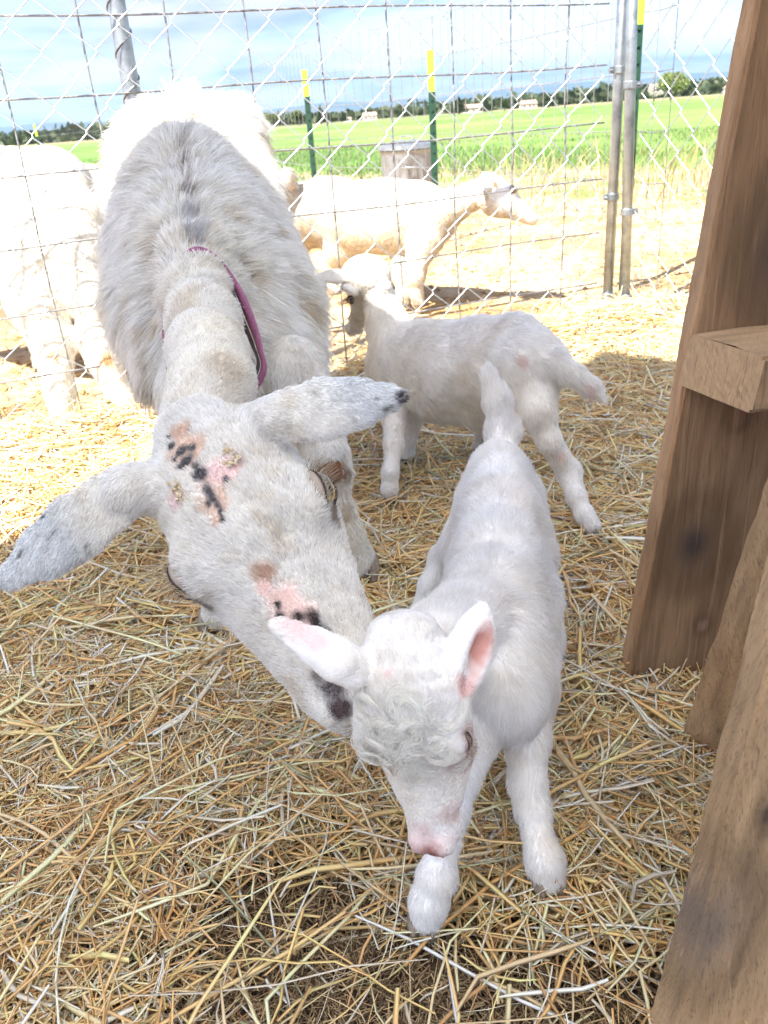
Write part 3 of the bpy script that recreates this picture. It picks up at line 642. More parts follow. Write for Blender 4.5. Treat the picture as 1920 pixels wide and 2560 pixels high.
for a_, b_ in zip(path[:-1], path[1:]):
    a_, b_ = np.array(a_), np.array(b_); ln_ = np.linalg.norm(b_-a_); sp = .10 if a_[1] < 6.3 else .15; dd_ = (b_-a_)/ln_; o_ = np.array([-dd_[1], dd_[0]])*-.02
    for k in range(int(ln_/sp)+1): p = a_+dd_*k*sp+o_; ff.tube([P3(p, .0), P3(p, 1.17)], .0016, 4, False)
    for z_ in (.02, .14, .27, .40, .58, .78, .975, 1.17): ff.tube([P3(a_+o_, z_), P3((a_+b_)/2+o_, z_-.006), P3(b_+o_, z_)], .0019, 4, False)
o = ff.build('field_fence', M['wire_dk'], None); tag(o, 'long wire mesh field fence on green posts crossing the yard', 'wire fence')

# steel bin
bc = Y(1017, 360, 6.7); r0 = 66/FPX*6.35; zt = bc[2]-.02
M['bin'] = mat('dull_galvanised_bin', (.30, .31, .33), .5, .7, .4, noise=[((9, 9, 4), (.20, .19, .18), .45, .65)])
e = empty('steel_bin', (bc[0], bc[1], -.03), 'galvanised steel bin with lid standing behind the green fence post', 'bin')
n = 72; rings = []
for z, q in ((-.03, .86), (-.01, .88), (.10, .89), (.11, .905), (zt*.55, .94), (zt-.05, .98), (zt-.03, 1.0), (zt-.02, 1.03), (zt-.01, 1.0)):
    rings.append([(bc[0]+cos(2*pi*j/n)*r0*q*(1+.022*(1 if (j % 4) < 2 else -1)*(.12 < z < zt-.06)), bc[1]+sin(2*pi*j/n)*r0*q*(1+.022*(1 if (j % 4) < 2 else -1)*(.12 < z < zt-.06)), z) for j in range(n)])
V = np.array(rings).reshape(-1, 3); Fc = [(i*n+j, i*n+(j+1) % n, (i+1)*n+(j+1) % n, (i+1)*n+j) for i in range(len(rings)-1) for j in range(n)]+[tuple(range(n))[::-1]]
mesh_np('body', V, Fc, M['bin'], e)
m = MB(); m.tube([(bc[0], bc[1], zt-.012), (bc[0], bc[1], zt+.018), (bc[0], bc[1], zt+.020), (bc[0], bc[1], zt+.045)], [r0*1.08, r0*1.07, r0*.96, r0*.5], 48); lid = m.build('lid', M['galv'], e)
MB().tube([(bc[0]-.05, bc[1], zt+.045), (bc[0]-.04, bc[1], zt+.075), (bc[0]+.04, bc[1], zt+.075), (bc[0]+.05, bc[1], zt+.045)], .006, 8).build('lid_handle', M['galv'], lid, True)
for g_ in (-1, 1):
    a_ = -pi/2+g_*.25; h0 = np.array([bc[0]+sin(g_*.1)*r0, bc[1]-r0*.99, zt-.12])
MB().tube([h0+[-.05, 0, .02], h0+[-.045, -.035, -.01], h0+[.045, -.035, -.01], h0+[.05, 0, .02]], .006, 8).build('side_handle', M['galv'], e, True)

# crumpled white feed sack
sc_ = G(1668, 828); r = np.random.default_rng(3); nu, nv = 40, 26; V = []
for i in range(nu):
    for j in range(nv):
        u, v = i/(nu-1)*2-1, j/(nv-1)*2-1; ed = max(0, (1-u**4)*(1-v**4)); p = np.array([[u*.5, v*.5, 0]])
        V.append((sc_[0]+.06+u*.13+v*.02, sc_[1]+v*.09, -.015+ed*(.045+.03*snoise(p, 7, 8, 3)[0])))
Fc = [(i*nv+j, (i+1)*nv+j, (i+1)*nv+j+1, i*nv+j+1) for i in range(nu-1) for j in range(nv-1)]
o = mesh_np('feed_sack', np.array(V), Fc, mat('white_sack', (.82, .82, .80), .6), None, True); md_ = o.modifiers.new('thick', 'SOLIDIFY'); md_.thickness = .006
tag(o, 'crumpled white feed sack lying in the sun behind the pallet upright', 'sack')

# ---------------------------------------------------------------- wooden pallet at the right
M['wood'] = mat('weathered_wood', rough=.8, attr=True, spec=.2, noise=[((330, 330, 9), (.11, .065, .038), .54, .86), ((150, 150, 4), (.50, .33, .20), .56, .85), ((700, 700, 30), (.08, .05, .03), .55, .8)], bump=((300, 300, 12), .9, .003))
def wood_tint(l, a, b_, seed, base, knots=()):
    """l along the grain, a/b_ across, metres"""
    P = np.stack([a, b_, l*.06], 1); n = snoise(P, 55, seed, 3); n2 = snoise(P*[1, 1, 3], 160, seed+1, 3); n3 = snoise(np.stack([a, b_, l], 1), 9, seed+2, 3); n4 = snoise(np.stack([a, b_, l*.12], 1), 420, seed+4, 2)
    c = np.array(base)*(1+.22*n+.13*n2+.20*n4)[:, None]; c = c*(1-.28*np.clip(n3, 0, 1)[:, None])+np.array([.07, .015, .0])*np.clip(-n3, 0, 1)[:, None]*.5
    for kl, ka, kr_, kc in knots:
        d = np.sqrt(((l-kl)/1.5)**2+(a-ka)**2)/kr_; w_ = np.clip(1.25-d, 0, 1)[:, None]; c = c*(1-w_)+np.array(kc)*w_
        w2 = (np.exp(-((d-1.35)/.5)**2)*.35)[:, None]; c = c*(1-w2)
    return np.clip(c, .01, .9)
def board(p0, p1, wv, tv, name, parent, seed, base=(.24, .14, .085), knots=(), ragged=.0015, rings=False, endcol=None, edge=1.0):
    """p0,p1: one long edge; wv, tv: full width and thickness vectors"""
    p0, p1, wv, tv = map(lambda v: np.asarray(v, float), (p0, p1, wv, tv)); Ln = np.linalg.norm(p1-p0); W, T = np.linalg.norm(wv), np.linalg.norm(tv)
    nl = max(8, int(Ln/.007)); nw = max(4, int(W/.004)); ntt = max(3, int(T/.004)); r = .0025
    per = [(x/nw, 0) for x in range(nw)]+[(1, x/ntt) for x in range(ntt)]+[(1-x/nw, 1) for x in range(nw)]+[(0, 1-x/ntt) for x in range(ntt)]
    per = np.array(per); n = len(per); V = []; Lc = []; Ac = []; Bc = []
    for i in range(nl+1):
        l = i/nl
        q = per.copy()
        for cx in (0, 1):
            for cy in (0, 1):      # worn corners
                m_ = (q[:, 0] == cx) & (q[:, 1] == cy); wr = .10+.25*max(0, snoise(np.array([[l*Ln, cx*3., cy*5.]]), 25, seed+9, 3)[0])
                q[m_] += np.array([(.5-cx)*2*r*(1+wr*3)/W, (.5-cy)*2*r*(1+wr*3)/T])
        pts = p0+(p1-p0)*l+q[:, :1]*wv+q[:, 1:]*tv; V.append(pts)
        Lc.append(np.full(n, l*Ln)); Ac.append(per[:, 0]*W); Bc.append(per[:, 1]*T)
    V = np.concatenate(V); Lc, Ac, Bc = map(np.concatenate, (Lc, Ac, Bc))
    cen = p0+wv/2+tv/2; rad_ = V-(cen+((V-cen)@nrm(p1-p0))[:, None]*nrm(p1-p0)); rad_ /= np.linalg.norm(rad_, axis=1, keepdims=True)
    V = V+rad_*(ragged*snoise(np.stack([Ac*2, Bc*2, Lc], 1), 45, seed+5, 3))[:, None]
    C = wood_tint(Lc, Ac, Bc, seed, base, knots)
    C[Ac < 1e-6] = np.clip(C[Ac < 1e-6]*edge, 0, .9)  # side face tint scaled, painting in the light on that side
    Fc = [(i*n+j, i*n+(j+1) % n, (i+1)*n+(j+1) % n, (i+1)*n+j) for i in range(nl) for j in range(n)]
    V = list(V); C = list(C)
    for end in (0, 1):      # end grain grids
        b0 = len(V); P_ = p0 if end == 0 else p1
        for i in range(nw+1):
            for j in range(ntt+1):
                u, v = i/nw, j/ntt
                if i in (0, nw) and j in (0, ntt): u, v = (r*1.4/W if i == 0 else 1-r*1.4/W), (r*1.4/T if j == 0 else 1-r*1.4/T)
                dd_ = snoise(np.array([[u*W, v*T, 1.]]), 260, seed+3, 3)[0]*.0012
                V.append(P_+u*wv+v*tv+(p1-p0)/Ln*((.0004 if end else -.0004)+dd_*(0 < i < nw and 0 < j < ntt)))
                a_, b__ = u*W, v*T; rr_ = math.hypot(a_+.02, b__-T*1.4); s_ = .75+.5*(sin(rr_*2*pi/.0052+2.2*snoise(np.array([[a_, b__, 0]]), 45, seed+6, 2)[0])**3)*snoise(np.array([[a_, b__, 2]]), 70, seed+7, 2)[0]+.25*snoise(np.array([[a_, b__, 5]]), 500, seed+8, 2)[0]
                ec = np.array(endcol or base); C.append(ec*(.72+.42*s_))
        for i in range(nw):
            for j in range(ntt):
                f_ = (b0+i*(ntt+1)+j, b0+(i+1)*(ntt+1)+j, b0+(i+1)*(ntt+1)+j+1, b0+i*(ntt+1)+j+1); Fc.append(f_ if end else f_[::-1])
    return mesh_np(name, np.array(V), Fc, M['wood'], parent, False, np.array(C))
pal = empty('wooden_pallet', G(1700, 1830), 'reddish brown wooden pallet frame leaning upright at the right edge', 'pallet')
# upright A (far), its broad face toward the camera
a0 = G(1572, 1689); at = Y(1893, 0, a0[1]+.0); ud = nrm(at-a0); atp = a0+ud*1.45
tvA = nrm(np.cross(ud, [1, 0, 0])); tvA = tvA if tvA[1] > 0 else -tvA
wA = nrm(np.cross(tvA, ud)); wA = wA if wA[0] > 0 else -wA
board(a0-ud*.05, atp, wA*.17, tvA*.038, 'upright_board', pal, 11, (.24, .148, .082), edge=1.7, knots=((.42, .07, .010, (.26, .12, .07)), (.13, .085, .007, (.30, .2, .15)), (.60, .08, .035, (.07, .05, .045)), (.25, .05, .03, (.07, .05, .04))))  # left face painted lighter to stand for light from the open side
# cross block with its sawn end facing left
yb = a0[1]-.004
b_tl = Y(1727, 834, yb-.001); b_bl = Y(1700, 962, yb-.001)
hgt = np.linalg.norm(b_tl-b_bl); b_br = Y(1880, 1035, yb-.115); wv = b_br-b_bl; xd = nrm(np.array([.93, .16, .02]))
zv = b_tl-b_bl
board(b_bl, b_bl+xd*.5, wv, zv, 'cross_block', pal, 23, (.47, .315, .185), endcol=(.49, .325, .185), knots=())
# lath C in front
c0 = G(1700, 1830); c1 = G(1745, 1865); c2 = G(1792, 1882); ct = D(1965, 1000, .62); ud2 = nrm(ct-c0)
wv2 = c1-c0; wv2 -= ud2*(wv2@ud2); tv2 = c2-c1; tv2 -= ud2*(tv2@ud2)
c3 = c0+wv2
board(c0-ud2*.05, c0+ud2*1.2, wv2, tv2*1.15, 'lath', pal, 31, (.52, .345, .195), knots=(), ragged=.0025)
# board added behind the lath, its dark tone standing for the shadowed gap
i0 = G(1800, 1800); board(i0+np.array([.012, -.02, -.05]), i0+np.array([.012, -.02, 0])+ud2*1.3, nrm(np.array([.75, -.6, 0]))*.14, nrm(np.array([.6, .75, 0]))*.02, 'gap_shade_board', pal, 37, (.20, .13, .085))
# near upright D
d0 = G(1618, 2560); d1 = D(1925, 1310, .60); ud3 = nrm(d1-d0); wd3 = np.array([.83, .12, -.1]); wd3 = nrm(wd3-ud3*(wd3@ud3)); td3 = np.cross(wd3, ud3); td3 = td3 if td3[1] > 0 else -td3
kn = D(1900, 2065, .60); kl = (kn-d0)@ud3; ka = (kn-d0)@wd3
d0 = d0-td3*.036
board(d0-ud3*.12, d0+ud3*1.2, wd3*.16, td3*.036, 'near_board', pal, 43, (.46, .305, .17), knots=((kl+.12, max(.03, ka), .008, (.05, .035, .03)), (kl+.02, ka*.45, .03, (.2, .15, .11))), ragged=.002)

# ---------------------------------------------------------------- unseen shed roof shading this corner of the pen; translucency added as fill
RZ = 2.2; sh = np.array([.50, .60])*RZ
rf = empty('shed_roof', (-1.8, 0, 0), 'unseen open sided shed roof shading the near end of the pen, translucent for added fill light', 'shed')
front = [(-3.2, -1.36), (-1.84, .1), (-1.13, .90), (-1.04, .80), (-.89, .54), (-.41, 1.09), (-.12, .86), (1.7, 1.95)]  # front outline notched to place the edges of sun and shade
cor = [np.array(p) for p in front+[(3.4, 1.0), (-.6, -3.6)]]; nc_ = len(cor)
m = MB(); m.add([P3(p, RZ) for p in cor]+[P3(p, RZ+.03) for p in cor], [tuple(range(nc_)), tuple(range(2*nc_-1, nc_-1, -1))]+[(i, i+nc_, (i+1) % nc_+nc_, (i+1) % nc_) for i in range(nc_)])
tr_ = mat('fill_light_roof_sheet', (.86, .87, .88), .5, trans=.85); m.build('roof_sheet', tr_, rf)  # sheet lets light through as added soft fill over the pen
ed = nrm(np.array([.68, .73])); en = np.array([ed[1], -ed[0]]); mat('rafter_wood', (.4, .3, .2), .85)
for k in np.linspace(.5, 5.6, 7):
    p = np.array([-3.0, -1.4])+ed*k; Rm = np.stack([P3(en, 0), P3(ed, 0), [0, 0, 1]], 1); MB().box(P3(p+en*1.85, RZ-.052), (2.4, .04, .1), Rm).build('rafter', bpy.data.materials['rafter_wood'], rf)
for p in ((-2.95, -1.3), (-.6, -3.35), (3.1, 1.0), (1.9, 1.25)):
    MB().box(P3(p, (RZ-.10)/2-.01), (.09, .09, RZ-.11)).build('post', bpy.data.materials['rafter_wood'], rf)

hz = MB(); hz.box((0, 0, 0), (1, 1, 1)); hz.v[0] = (hz.v[0]+.5)*np.array([24000, 24000, 446])+np.array([-12000, -12000, -8])
hm = bpy.data.materials.new('haze'); hm.use_nodes = True; t = hm.node_tree; t.nodes.clear(); pv = N(t, 'ShaderNodeVolumePrincipled'); pv.inputs['Density'].default_value = 1.1e-4; pv.inputs['Color'].default_value = (.42, .66, 1.0, 1); pv.inputs['Anisotropy'].default_value = .2
oo = N(t, 'ShaderNodeOutputMaterial'); L(t, pv.outputs[0], oo.inputs['Volume'])
o = hz.build('haze', hm); o['kind'] = 'stuff'; o.visible_shadow = True
# ================================================================== GOATS
FWD = -RC[:, 2]
def nodes(spec):
    P = [Y(a, b_, c_) for a, b_, c_, *_ in spec]
    return P, [s[3]*float((p-CP)@FWD)/FPX for s, p in zip(spec, P)]
def ch(B, spec, **kw): P, Rr = nodes(spec); B.chain(P, Rr, **kw); return P
class Obj: pass
def finish(B, res, root, name, cols, skincol=None):
    V, F = B.mesh(res)
    V = V.copy()
    c = cols.col(V)
    if skincol is not None:
        kf = np.clip(cols.len(V), 0, 1)[:, None]; c = c*.82*kf+np.array(skincol)*(1-kf)*0+c*(1-kf)
    o = mesh_np(name, V, F, M['skin'], root, True, np.clip(c, .01, .9))
    return V, F, o
def base_white(warm=(.80, .74, .64), cool=(.74, .74, .74), patch=(.52, .42, .30), amt=.35, sc=14, seed=50):
    def f(P):
        a = snoise(P, sc, seed, 3)[:, None]; b2 = snoise(P, sc*2.7, seed+1, 2)[:, None]
        c = np.array(warm)+(np.array(cool)-np.array(warm))*np.clip(.5+a*.6, 0, 1)
        w_ = np.clip(b2*1.2-.35, 0, 1)*amt; return c*(1-w_)+np.array(patch)*w_
    return f

# ---------------------------------------------------------------- the doe in front
root = empty('goat', (-.2, 1.3, 0), 'large white doe lowering her head over the front kid, pink collar round her neck', 'goat')
B = Body(.035); yy = Y
ch(B, [(462, 400, 1.88, 105), (486, 510, 1.70, 150), (512, 640, 1.56, 178), (535, 790, 1.44, 180), (550, 870, 1.34, 150)], k=.05, flow=(0, .8, -.5), ln=1.1)
# sides hang down: hair flows down on the flanks
for g, xs_ in ((-1, (412, 412, 425, 460)), (1, (555, 610, 655, 675))):
    ch(B, [(xs_[0], 520, 1.78, 98), (xs_[1], 640, 1.62, 106), (xs_[2], 780, 1.50, 110), (xs_[3], 900, 1.38, 95)], k=.05, flow=(g*.25, .15, -1), ln=1.25)
ch(B, [(462, 330, 1.95, 62), (462, 400, 1.84, 48), (468, 500, 1.64, 46), (474, 590, 1.46, 50), (486, 660, 1.30, 56), (494, 740, 1.18, 60)], k=.05, flow=(0, 1, .1), ln=1.2)        # spine
ch(B, [(375, 335, 1.94, 62), (365, 470, 1.86, 75)], k=.05, flow=(-.5, .2, -.4), ln=1.3)
ch(B, [(560, 330, 1.94, 72), (600, 470, 1.88, 85)], k=.05, flow=(.5, .2, -.4), ln=1.3)
B.cap(Y(465, 300, 2.02), Y(462, 262, 2.10), .035, .018, flow=(0, .5, .8), ln=1.8)  # tail
neck = ch(B, [(505, 740, 1.30, 90), (492, 730, 1.16, 66), (505, 800, 1.04, 76), (518, 880, .94, 84), (530, 960, .87, 92), (505, 1050, .83, 100)], k=.03, flow=(0, 1, .25), ln=.62)
# forelegs
fl = ch(B, [(730, 930, 1.30, 85), (790, 1060, 1.27, 62), (815, 1130, 1.24, 46), (826, 1185, 1.225, 46), (843, 1265, 1.22, 32), (868, 1335, 1.215, 33), (888, 1390, 1.215, 44)], k=.015, flow=(0, 0, -1), ln=.35)
fl2 = ch(B, [(480, 980, 1.24, 85), (500, 1200, 1.15, 55), (520, 1330, 1.11, 42), (540, 1450, 1.08, 34), (548, 1530, 1.07, 40)], k=.015, flow=(0, 0, -1), ln=.35)
for g in (-1, 1):      # hind legs
    hx = -.37+g*.065
    B.chain([(hx+.02, 1.86, .50), (hx+g*.02, 1.74, .40), (hx+g*.02, 1.98, .26), (hx+g*.02, 1.92, .09), (hx+g*.02, 1.91, .04)], [.085, .075, .03, .021, .026], k=.02, flow=(0, .2, -1), ln=.7)
B.ell((-.42, 1.80, .33), (.075, .09, .075), (1, 0, 0), (0, 1, 0), k=.03, ln=.3)
hd = Head(D(425, 1020, .765), D(868, 1765, .655), D(780, 1225, .735)-D(420, 1445, .735))
hd.build(B, mz=1.0, wd=1.0, ey=.425)
l = hd.Lh
# ears
earL = (D(350, 1195, .775), D(-6, 1468, .745)); earR = (D(655, 1050, .77), D(1010, 986, .735))
nE = nrm(CP-earL[0])
B.cap(hd(-.14, .14, -.16), earL[0]*.9+earL[1]*.1, .022, .022, k=.015, flow=earL[1]-earL[0], ln=.7)
B.cap(hd(.15, .12, -.15), earR[0]*.9+earR[1]*.1, .022, .020, k=.015, flow=earR[1]-earR[0], ln=.7)
ear(B, earL[0], earL[1], .029, nrm(nE+np.array([0, .0, .15])), k=.010, ln=.55); ear(B, earR[0], earR[1], .027, nrm(nrm(CP-earR[0])+np.array([.0, -.1, .15])), k=.010, ln=.55)
V, F = B.mesh(.0042)
bv = bvh_of(V, F)
pw = base_white((.90, .87, .80), (.92, .91, .89), (.60, .50, .37), .75, 22, 50)
headc = base_white((.90, .875, .83), (.90, .895, .885), (.66, .59, .49), .5, 45, 70)
def cb(P):
    q = hd.loc(P); wh = np.clip((q[:, 1]+.25)/.3, 0, 1)*np.clip((1.6-np.abs(q[:, 0])*1.6)*3, 0, 1)*(np.linalg.norm(P-hd(0, .4, -.2), axis=1) < .26)
    wh = wh[:, None]; c = pw(P)*(1-wh)+headc(P)*wh
    er = np.clip((np.abs(q[:, 0])-.34)/.12, 0, 1)*(np.linalg.norm(P-hd(0, .2, -.1), axis=1) < .34); er = er[:, None]
    e2 = np.array([.74, .76, .78])*(1+.0*q[:, :1])
    fr_ = np.clip(snoise(P, 330, 77, 2)*2-1.25, 0, 1)[:, None]; e2 = e2*(1-fr_*.75)
    return c*(1-er)+e2*er
sp = Spots(cb)
def S_(px, py, rpx, colr, bare, ax=None, el=1.0): p = snap(bv, px, py); d_ = (p-CP)@FWD; sp.add(p, rpx*d_/FPX, colr, bare, ax, el); return p
pink = (.72, .54, .49); blk = (.09, .085, .09); tanp = (.66, .50, .41)
sl1 = nrm(hd.x*.75+hd.y*.1+hd.z*0)
S_(470, 1130, 62, tanp, .7); S_(452, 1085, 40, tanp, .6)
S_(560, 1180, 48, (.72, .55, .53), .85, sl1, 1.7); S_(535, 1255, 52, tanp, .75, hd.y, 1.4); S_(440, 1250, 42, (.72, .57, .56), .8); S_(545, 1300, 26, tanp, .7)
for px, py, r_, e_ in ((430, 1115, 16, 1), (455, 1130, 16, 1.5), (480, 1120, 14, 1), (462, 1155, 20, 1.6), (490, 1165, 14, 1), (440, 1150, 12, 1), (500, 1185, 20, 1.2), (478, 1075, 10, 1), (425, 1095, 9, 1)): S_(px, py, r_*1.1, blk, .5, hd.x, e_)
for px, py, r_ in ((520, 1228, 21), (532, 1246, 14), (545, 1262, 12), (552, 1280, 11), (560, 1302, 12), (566, 1200, 10), (522, 1262, 9)): S_(px, py, r_, blk, .6, hd.y, 1.5)
S_(668, 1440, 40, (.66, .50, .40), .3); S_(705, 1500, 60, pink, .94); S_(750, 1545, 55, pink, .9); S_(665, 1470, 30, pink, .9)
for px, py, r_, e_ in ((694, 1514, 15, 1), (703, 1545, 16, 1.5), (745, 1546, 22, 1.2), (790, 1560, 26, 1.9), (765, 1578, 20, 1), (812, 1590, 22, 1.2)): S_(px, py, r_, (.045, .035, .035), .75, hd.y, e_)
S_(455, 325, 22, (.30, .22, .18), .3); S_(458, 400, 14, (.3, .23, .2), .3); S_(462, 440, 18, (.35, .25, .18), .2); S_(462, 490, 18, (.3, .25, .22), .2); 
for k_ in range(15):
    f_ = k_/14; S_(455+22*f_+4*sin(k_*2.3), 330+290*f_, 13+5*sin(k_*1.7), (.46, .42, .40), 0, None)
for k_ in range(7):
    S_(468+3*k_, 545+12*k_, 26, (.62, .61, .62), 0)
S_(477, 616, 10, (.66, .50, .47), .4)
sp.add(Y(828, 1180, 1.20), .034, (.20, .10, .055), .9); sp.add(Y(850, 1290, 1.21), .02, (.60, .45, .28), .3)                                    # bald brown knee
S_(830, 1720, 50, (.16, .14, .14), .5); S_(850, 1770, 40, (.12, .09, .09), .7); S_(800, 1690, 30, (.4, .37, .35), .2)
for g in (-1, 1):
    sp.add(hd(g*.25, .425, -.115), l*.062, (.34, .30, .27), .8); sp.add(hd(g*.225, .51, -.13), l*.045, (.36, .31, .27), .3, hd.y, 1.8)
S_(1000, 992, 26, (.16, .15, .16), .3)
c = sp.col(V); ln_ = sp.len(V)
body = mesh_np('body', V, F, M['skin'], root, True, np.clip(c*(.85+.15*(1-ln_))[:, None], .01, .9))
fn, _ = face_geo(V, F)
hw = lambda P: np.clip(.26-np.linalg.norm(P-hd(0, .35, -.15), axis=1), 0, .08)/.08       # 1 on the head
def lenA(P):
    h_ = hw(P); f = sp.len(P); q = hd.loc(P); ear_ = np.clip((np.abs(q[:, 0])-.36)/.1, 0, 1)*(np.linalg.norm(P-hd(0, .2, -.1), axis=1) < .34)
    return f*(1-h_*.0)*(1-.0*ear_)
isH = lambda P: (np.linalg.norm(P-hd(0, .25, -.1), axis=1) < .33)
legs = lambda P: (P[:, 2] < .24)
def density(P): return np.where(isH(P), 4.2, np.where(legs(P), 2.0, np.where(P[:, 1] < 1.2, 1.8, 1.0)))
def lnA(P):
    dH = np.linalg.norm(P-hd(0, .3, -.1), axis=1); return sp.len(P)*np.where(dH < .22, .23, np.where(dH < .36, .23+(dH-.22)/.14*.3, np.where(P[:, 1] < 1.15, .6, 1)))
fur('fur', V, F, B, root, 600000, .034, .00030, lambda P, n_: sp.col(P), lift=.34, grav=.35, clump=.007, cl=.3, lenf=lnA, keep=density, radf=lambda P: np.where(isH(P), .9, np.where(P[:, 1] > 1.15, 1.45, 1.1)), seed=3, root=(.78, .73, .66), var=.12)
for g in (-1, 1): hd.eye(g, root, iris=(.55, .36, .11), lidded=.1, ex=.205, r=.066, lidc=(.33, .28, .24))
# horn scurs: yellowish flaky crusts
M['crust'] = mat('horn_crust', (.62, .48, .27), .7, noise=[((300, 300, 300), (.78, .70, .58), .4, .6)], bump=((400, 400, 400), 1, .003))
for (px, py, a_) in ((572, 1138, 1.6), (448, 1232, 1.2)):
    p = snap(bv, px, py); m = MB(); r = np.random.default_rng(int(px))
    for k in range(26):
        q = p+hd.x*r.normal()*.0042+hd.y*r.normal()*.0042*a_+hd.z*r.uniform(.0, .003); m.box(q, r.uniform(.0015, .0045, 3)*[1, 1, .5], np.linalg.qr(r.normal(size=(3, 3)))[0])
    m.build('horn_scur', M['crust'], root)
hoofs(B, G(905, 1440)+[0, 0, -.008], (.1, -1, 0), .034, root, .062, .04); hoofs(B, G(550, 1580)+[0, 0, -.008], (.0, -1, 0), .034, root, .062, .04)
for g in (-1, 1): hoofs(B, (-.35+g*.085, 1.90, -.01), (.0, -1, 0), .034, root, .06, .04)
# collar: flat band lying round the base of the neck
cp = [(498, 630, 1.20), (545, 655, 1.19), (590, 720, 1.165), (625, 800, 1.12), (647, 870, 1.08), (655, 930, 1.05), (600, 1010, 1.06), (520, 1020, 1.08), (440, 960, 1.10), (424, 880, 1.10), (420, 800, 1.12), (430, 720, 1.15), (455, 655, 1.18)]
P = np.array([Y(*q) for q in cp])
def catmull(P, n=12):
    out = []; m_ = len(P)
    for i in range(m_):
        a_, b_, c_, d_ = P[(i-1) % m_], P[i], P[(i+1) % m_], P[(i+2) % m_]
        for t_ in np.linspace(0, 1, n, endpoint=False): out.append(.5*((2*b_)+(-a_+c_)*t_+(2*a_-5*b_+4*c_-d_)*t_**2+(-a_+3*b_-3*c_+d_)*t_**3))
    return np.array(out)
R_ = catmull(P); cen = R_.mean(0); u_, s_, vt = np.linalg.svd(R_-cen); axn = vt[2]; axn = axn if axn[1] < 0 else -axn
rad_ = R_-cen; rad_ -= np.outer(rad_@axn, axn); rad_ /= np.linalg.norm(rad_, axis=1, keepdims=True)
bw, bt = .015, .003; n_ = len(R_); prof = []
pr_ = [(-.5, 1), (-.40, 1.25), (-.3, 1.0), (.3, 1.0), (.40, 1.25), (.5, 1), (.5, 0), (-.5, 0)]
wd_ = axn*.62+rad_*.78; nd_ = rad_*.62-axn*.78; V2 = np.concatenate([R_+wd_*bw*a_+nd_*bt*b_ for a_, b_ in pr_]); k_ = len(pr_)
F2 = np.array([(a_*n_+i, a_*n_+(i+1) % n_, ((a_+1) % k_)*n_+(i+1) % n_, ((a_+1) % k_)*n_+i) for a_ in range(k_) for i in range(n_)])
clr = mesh_np('collar', V2, F2, M['collar'], root, True)
V3 = np.concatenate([R_-wd_*bw*.5+(-axn*.5+rad_*-.6)*bw*(a_+.5)+rad_*(-.0012+b_) for a_, b_ in ((-.46, 0), (.46, 0), (.46, -.001), (-.46, -.001))])
mesh_np('lining', V3, np.array([(a_*n_+i, a_*n_+(i+1) % n_, ((a_+1) % 4)*n_+(i+1) % n_, ((a_+1) % 4)*n_+i) for a_ in range(4) for i in range(n_)]), M['collar_in'], clr, True)
# whiskers and eyebrow hairs
q_ = []; r = np.random.default_rng(5)
for k in range(40):
    g = r.choice([-1, 1]); p0 = hd(g*r.uniform(.17, .21), r.uniform(.40, .66), -.17); d_ = nrm(hd.x*g*1+r.normal(size=3)*.35+hd.y*.2); L_ = r.uniform(.02, .05); q_.append([p0, p0+d_*L_*.35, p0+d_*L_*.7+np.array([0, 0, -.001]), p0+d_*L_+np.array([0, 0, -.003])])
strands('whiskers', q_, .00018, (.7, .6, .45), root)


# ---------------------------------------------------------------- kid in front
def kid_hoof(p, fwd, root_): return hoofs(None, p, fwd, .017, root_, .030, .018)
root = empty('goat_kid', (.09, .75, 0), 'small white kid in front looking down, nudged by the doe, straw under its feet', 'goat kid', 'white goat kids in the straw')
B = Body(.018)
ch(B, [(1255, 1185, 1.05, 66), (1250, 1280, .97, 84), (1245, 1400, .88, 98), (1240, 1500, .80, 102)], k=.03, flow=(.05, 1, -.2), ln=1)
ch(B, [(1240, 1500, .80, 102), (1245, 1600, .73, 105), (1250, 1700, .69, 105)], k=.03, flow=(.1, .0, -1), ln=1)
for g, xs_ in ((-1, (1200, 1192, 1180, 1190)), (1, (1305, 1308, 1308, 1312))):
    ch(B, [(xs_[0], 1240, 1.04, 52), (xs_[1], 1370, .95, 60), (xs_[2]+10, 1500, .86, 64), (xs_[3], 1640, .77, 66)], k=.03, flow=(g*.2, .3, -1), ln=1.1)
ch(B, [(1290, 1560, .80, 82), (1285, 1700, .72, 86), (1270, 1760, .66, 84)], k=.03, flow=(.1, .2, -1), ln=1.1)
ch(B, [(1235, 1160, 1.06, 44), (1225, 1300, .95, 44), (1200, 1440, .83, 46)], k=.03, flow=(0, 1, 0), ln=.9)  # spine
ch(B, [(1205, 1480, .80, 86), (1160, 1550, .71, 84), (1100, 1610, .64, 96), (1050, 1680, .58, 100)], k=.025, flow=(.3, 1, .1), ln=.95)  # neck
ch(B, [(1252, 1155, 1.08, 38), (1258, 1080, 1.12, 36), (1246, 1010, 1.14, 30), (1222, 940, 1.16, 14)], k=.012, flow=(-.05, .25, 1), ln=1.25)      # raised tail
# hind legs
ch(B, [(1190, 1260, 1.05, 52), (1150, 1340, 1.04, 38), (1105, 1390, 1.09, 27), (1075, 1460, 1.07, 23), (1052, 1530, 1.06, 25)], k=.012, flow=(0, .2, -1), ln=.6)
ch(B, [(1315, 1330, 1.0, 56), (1345, 1450, .97, 40), (1365, 1520, 1.0, 30), (1380, 1590, .955, 24), (1386, 1630, .945, 26)], k=.012, flow=(0, .2, -1), ln=.6)
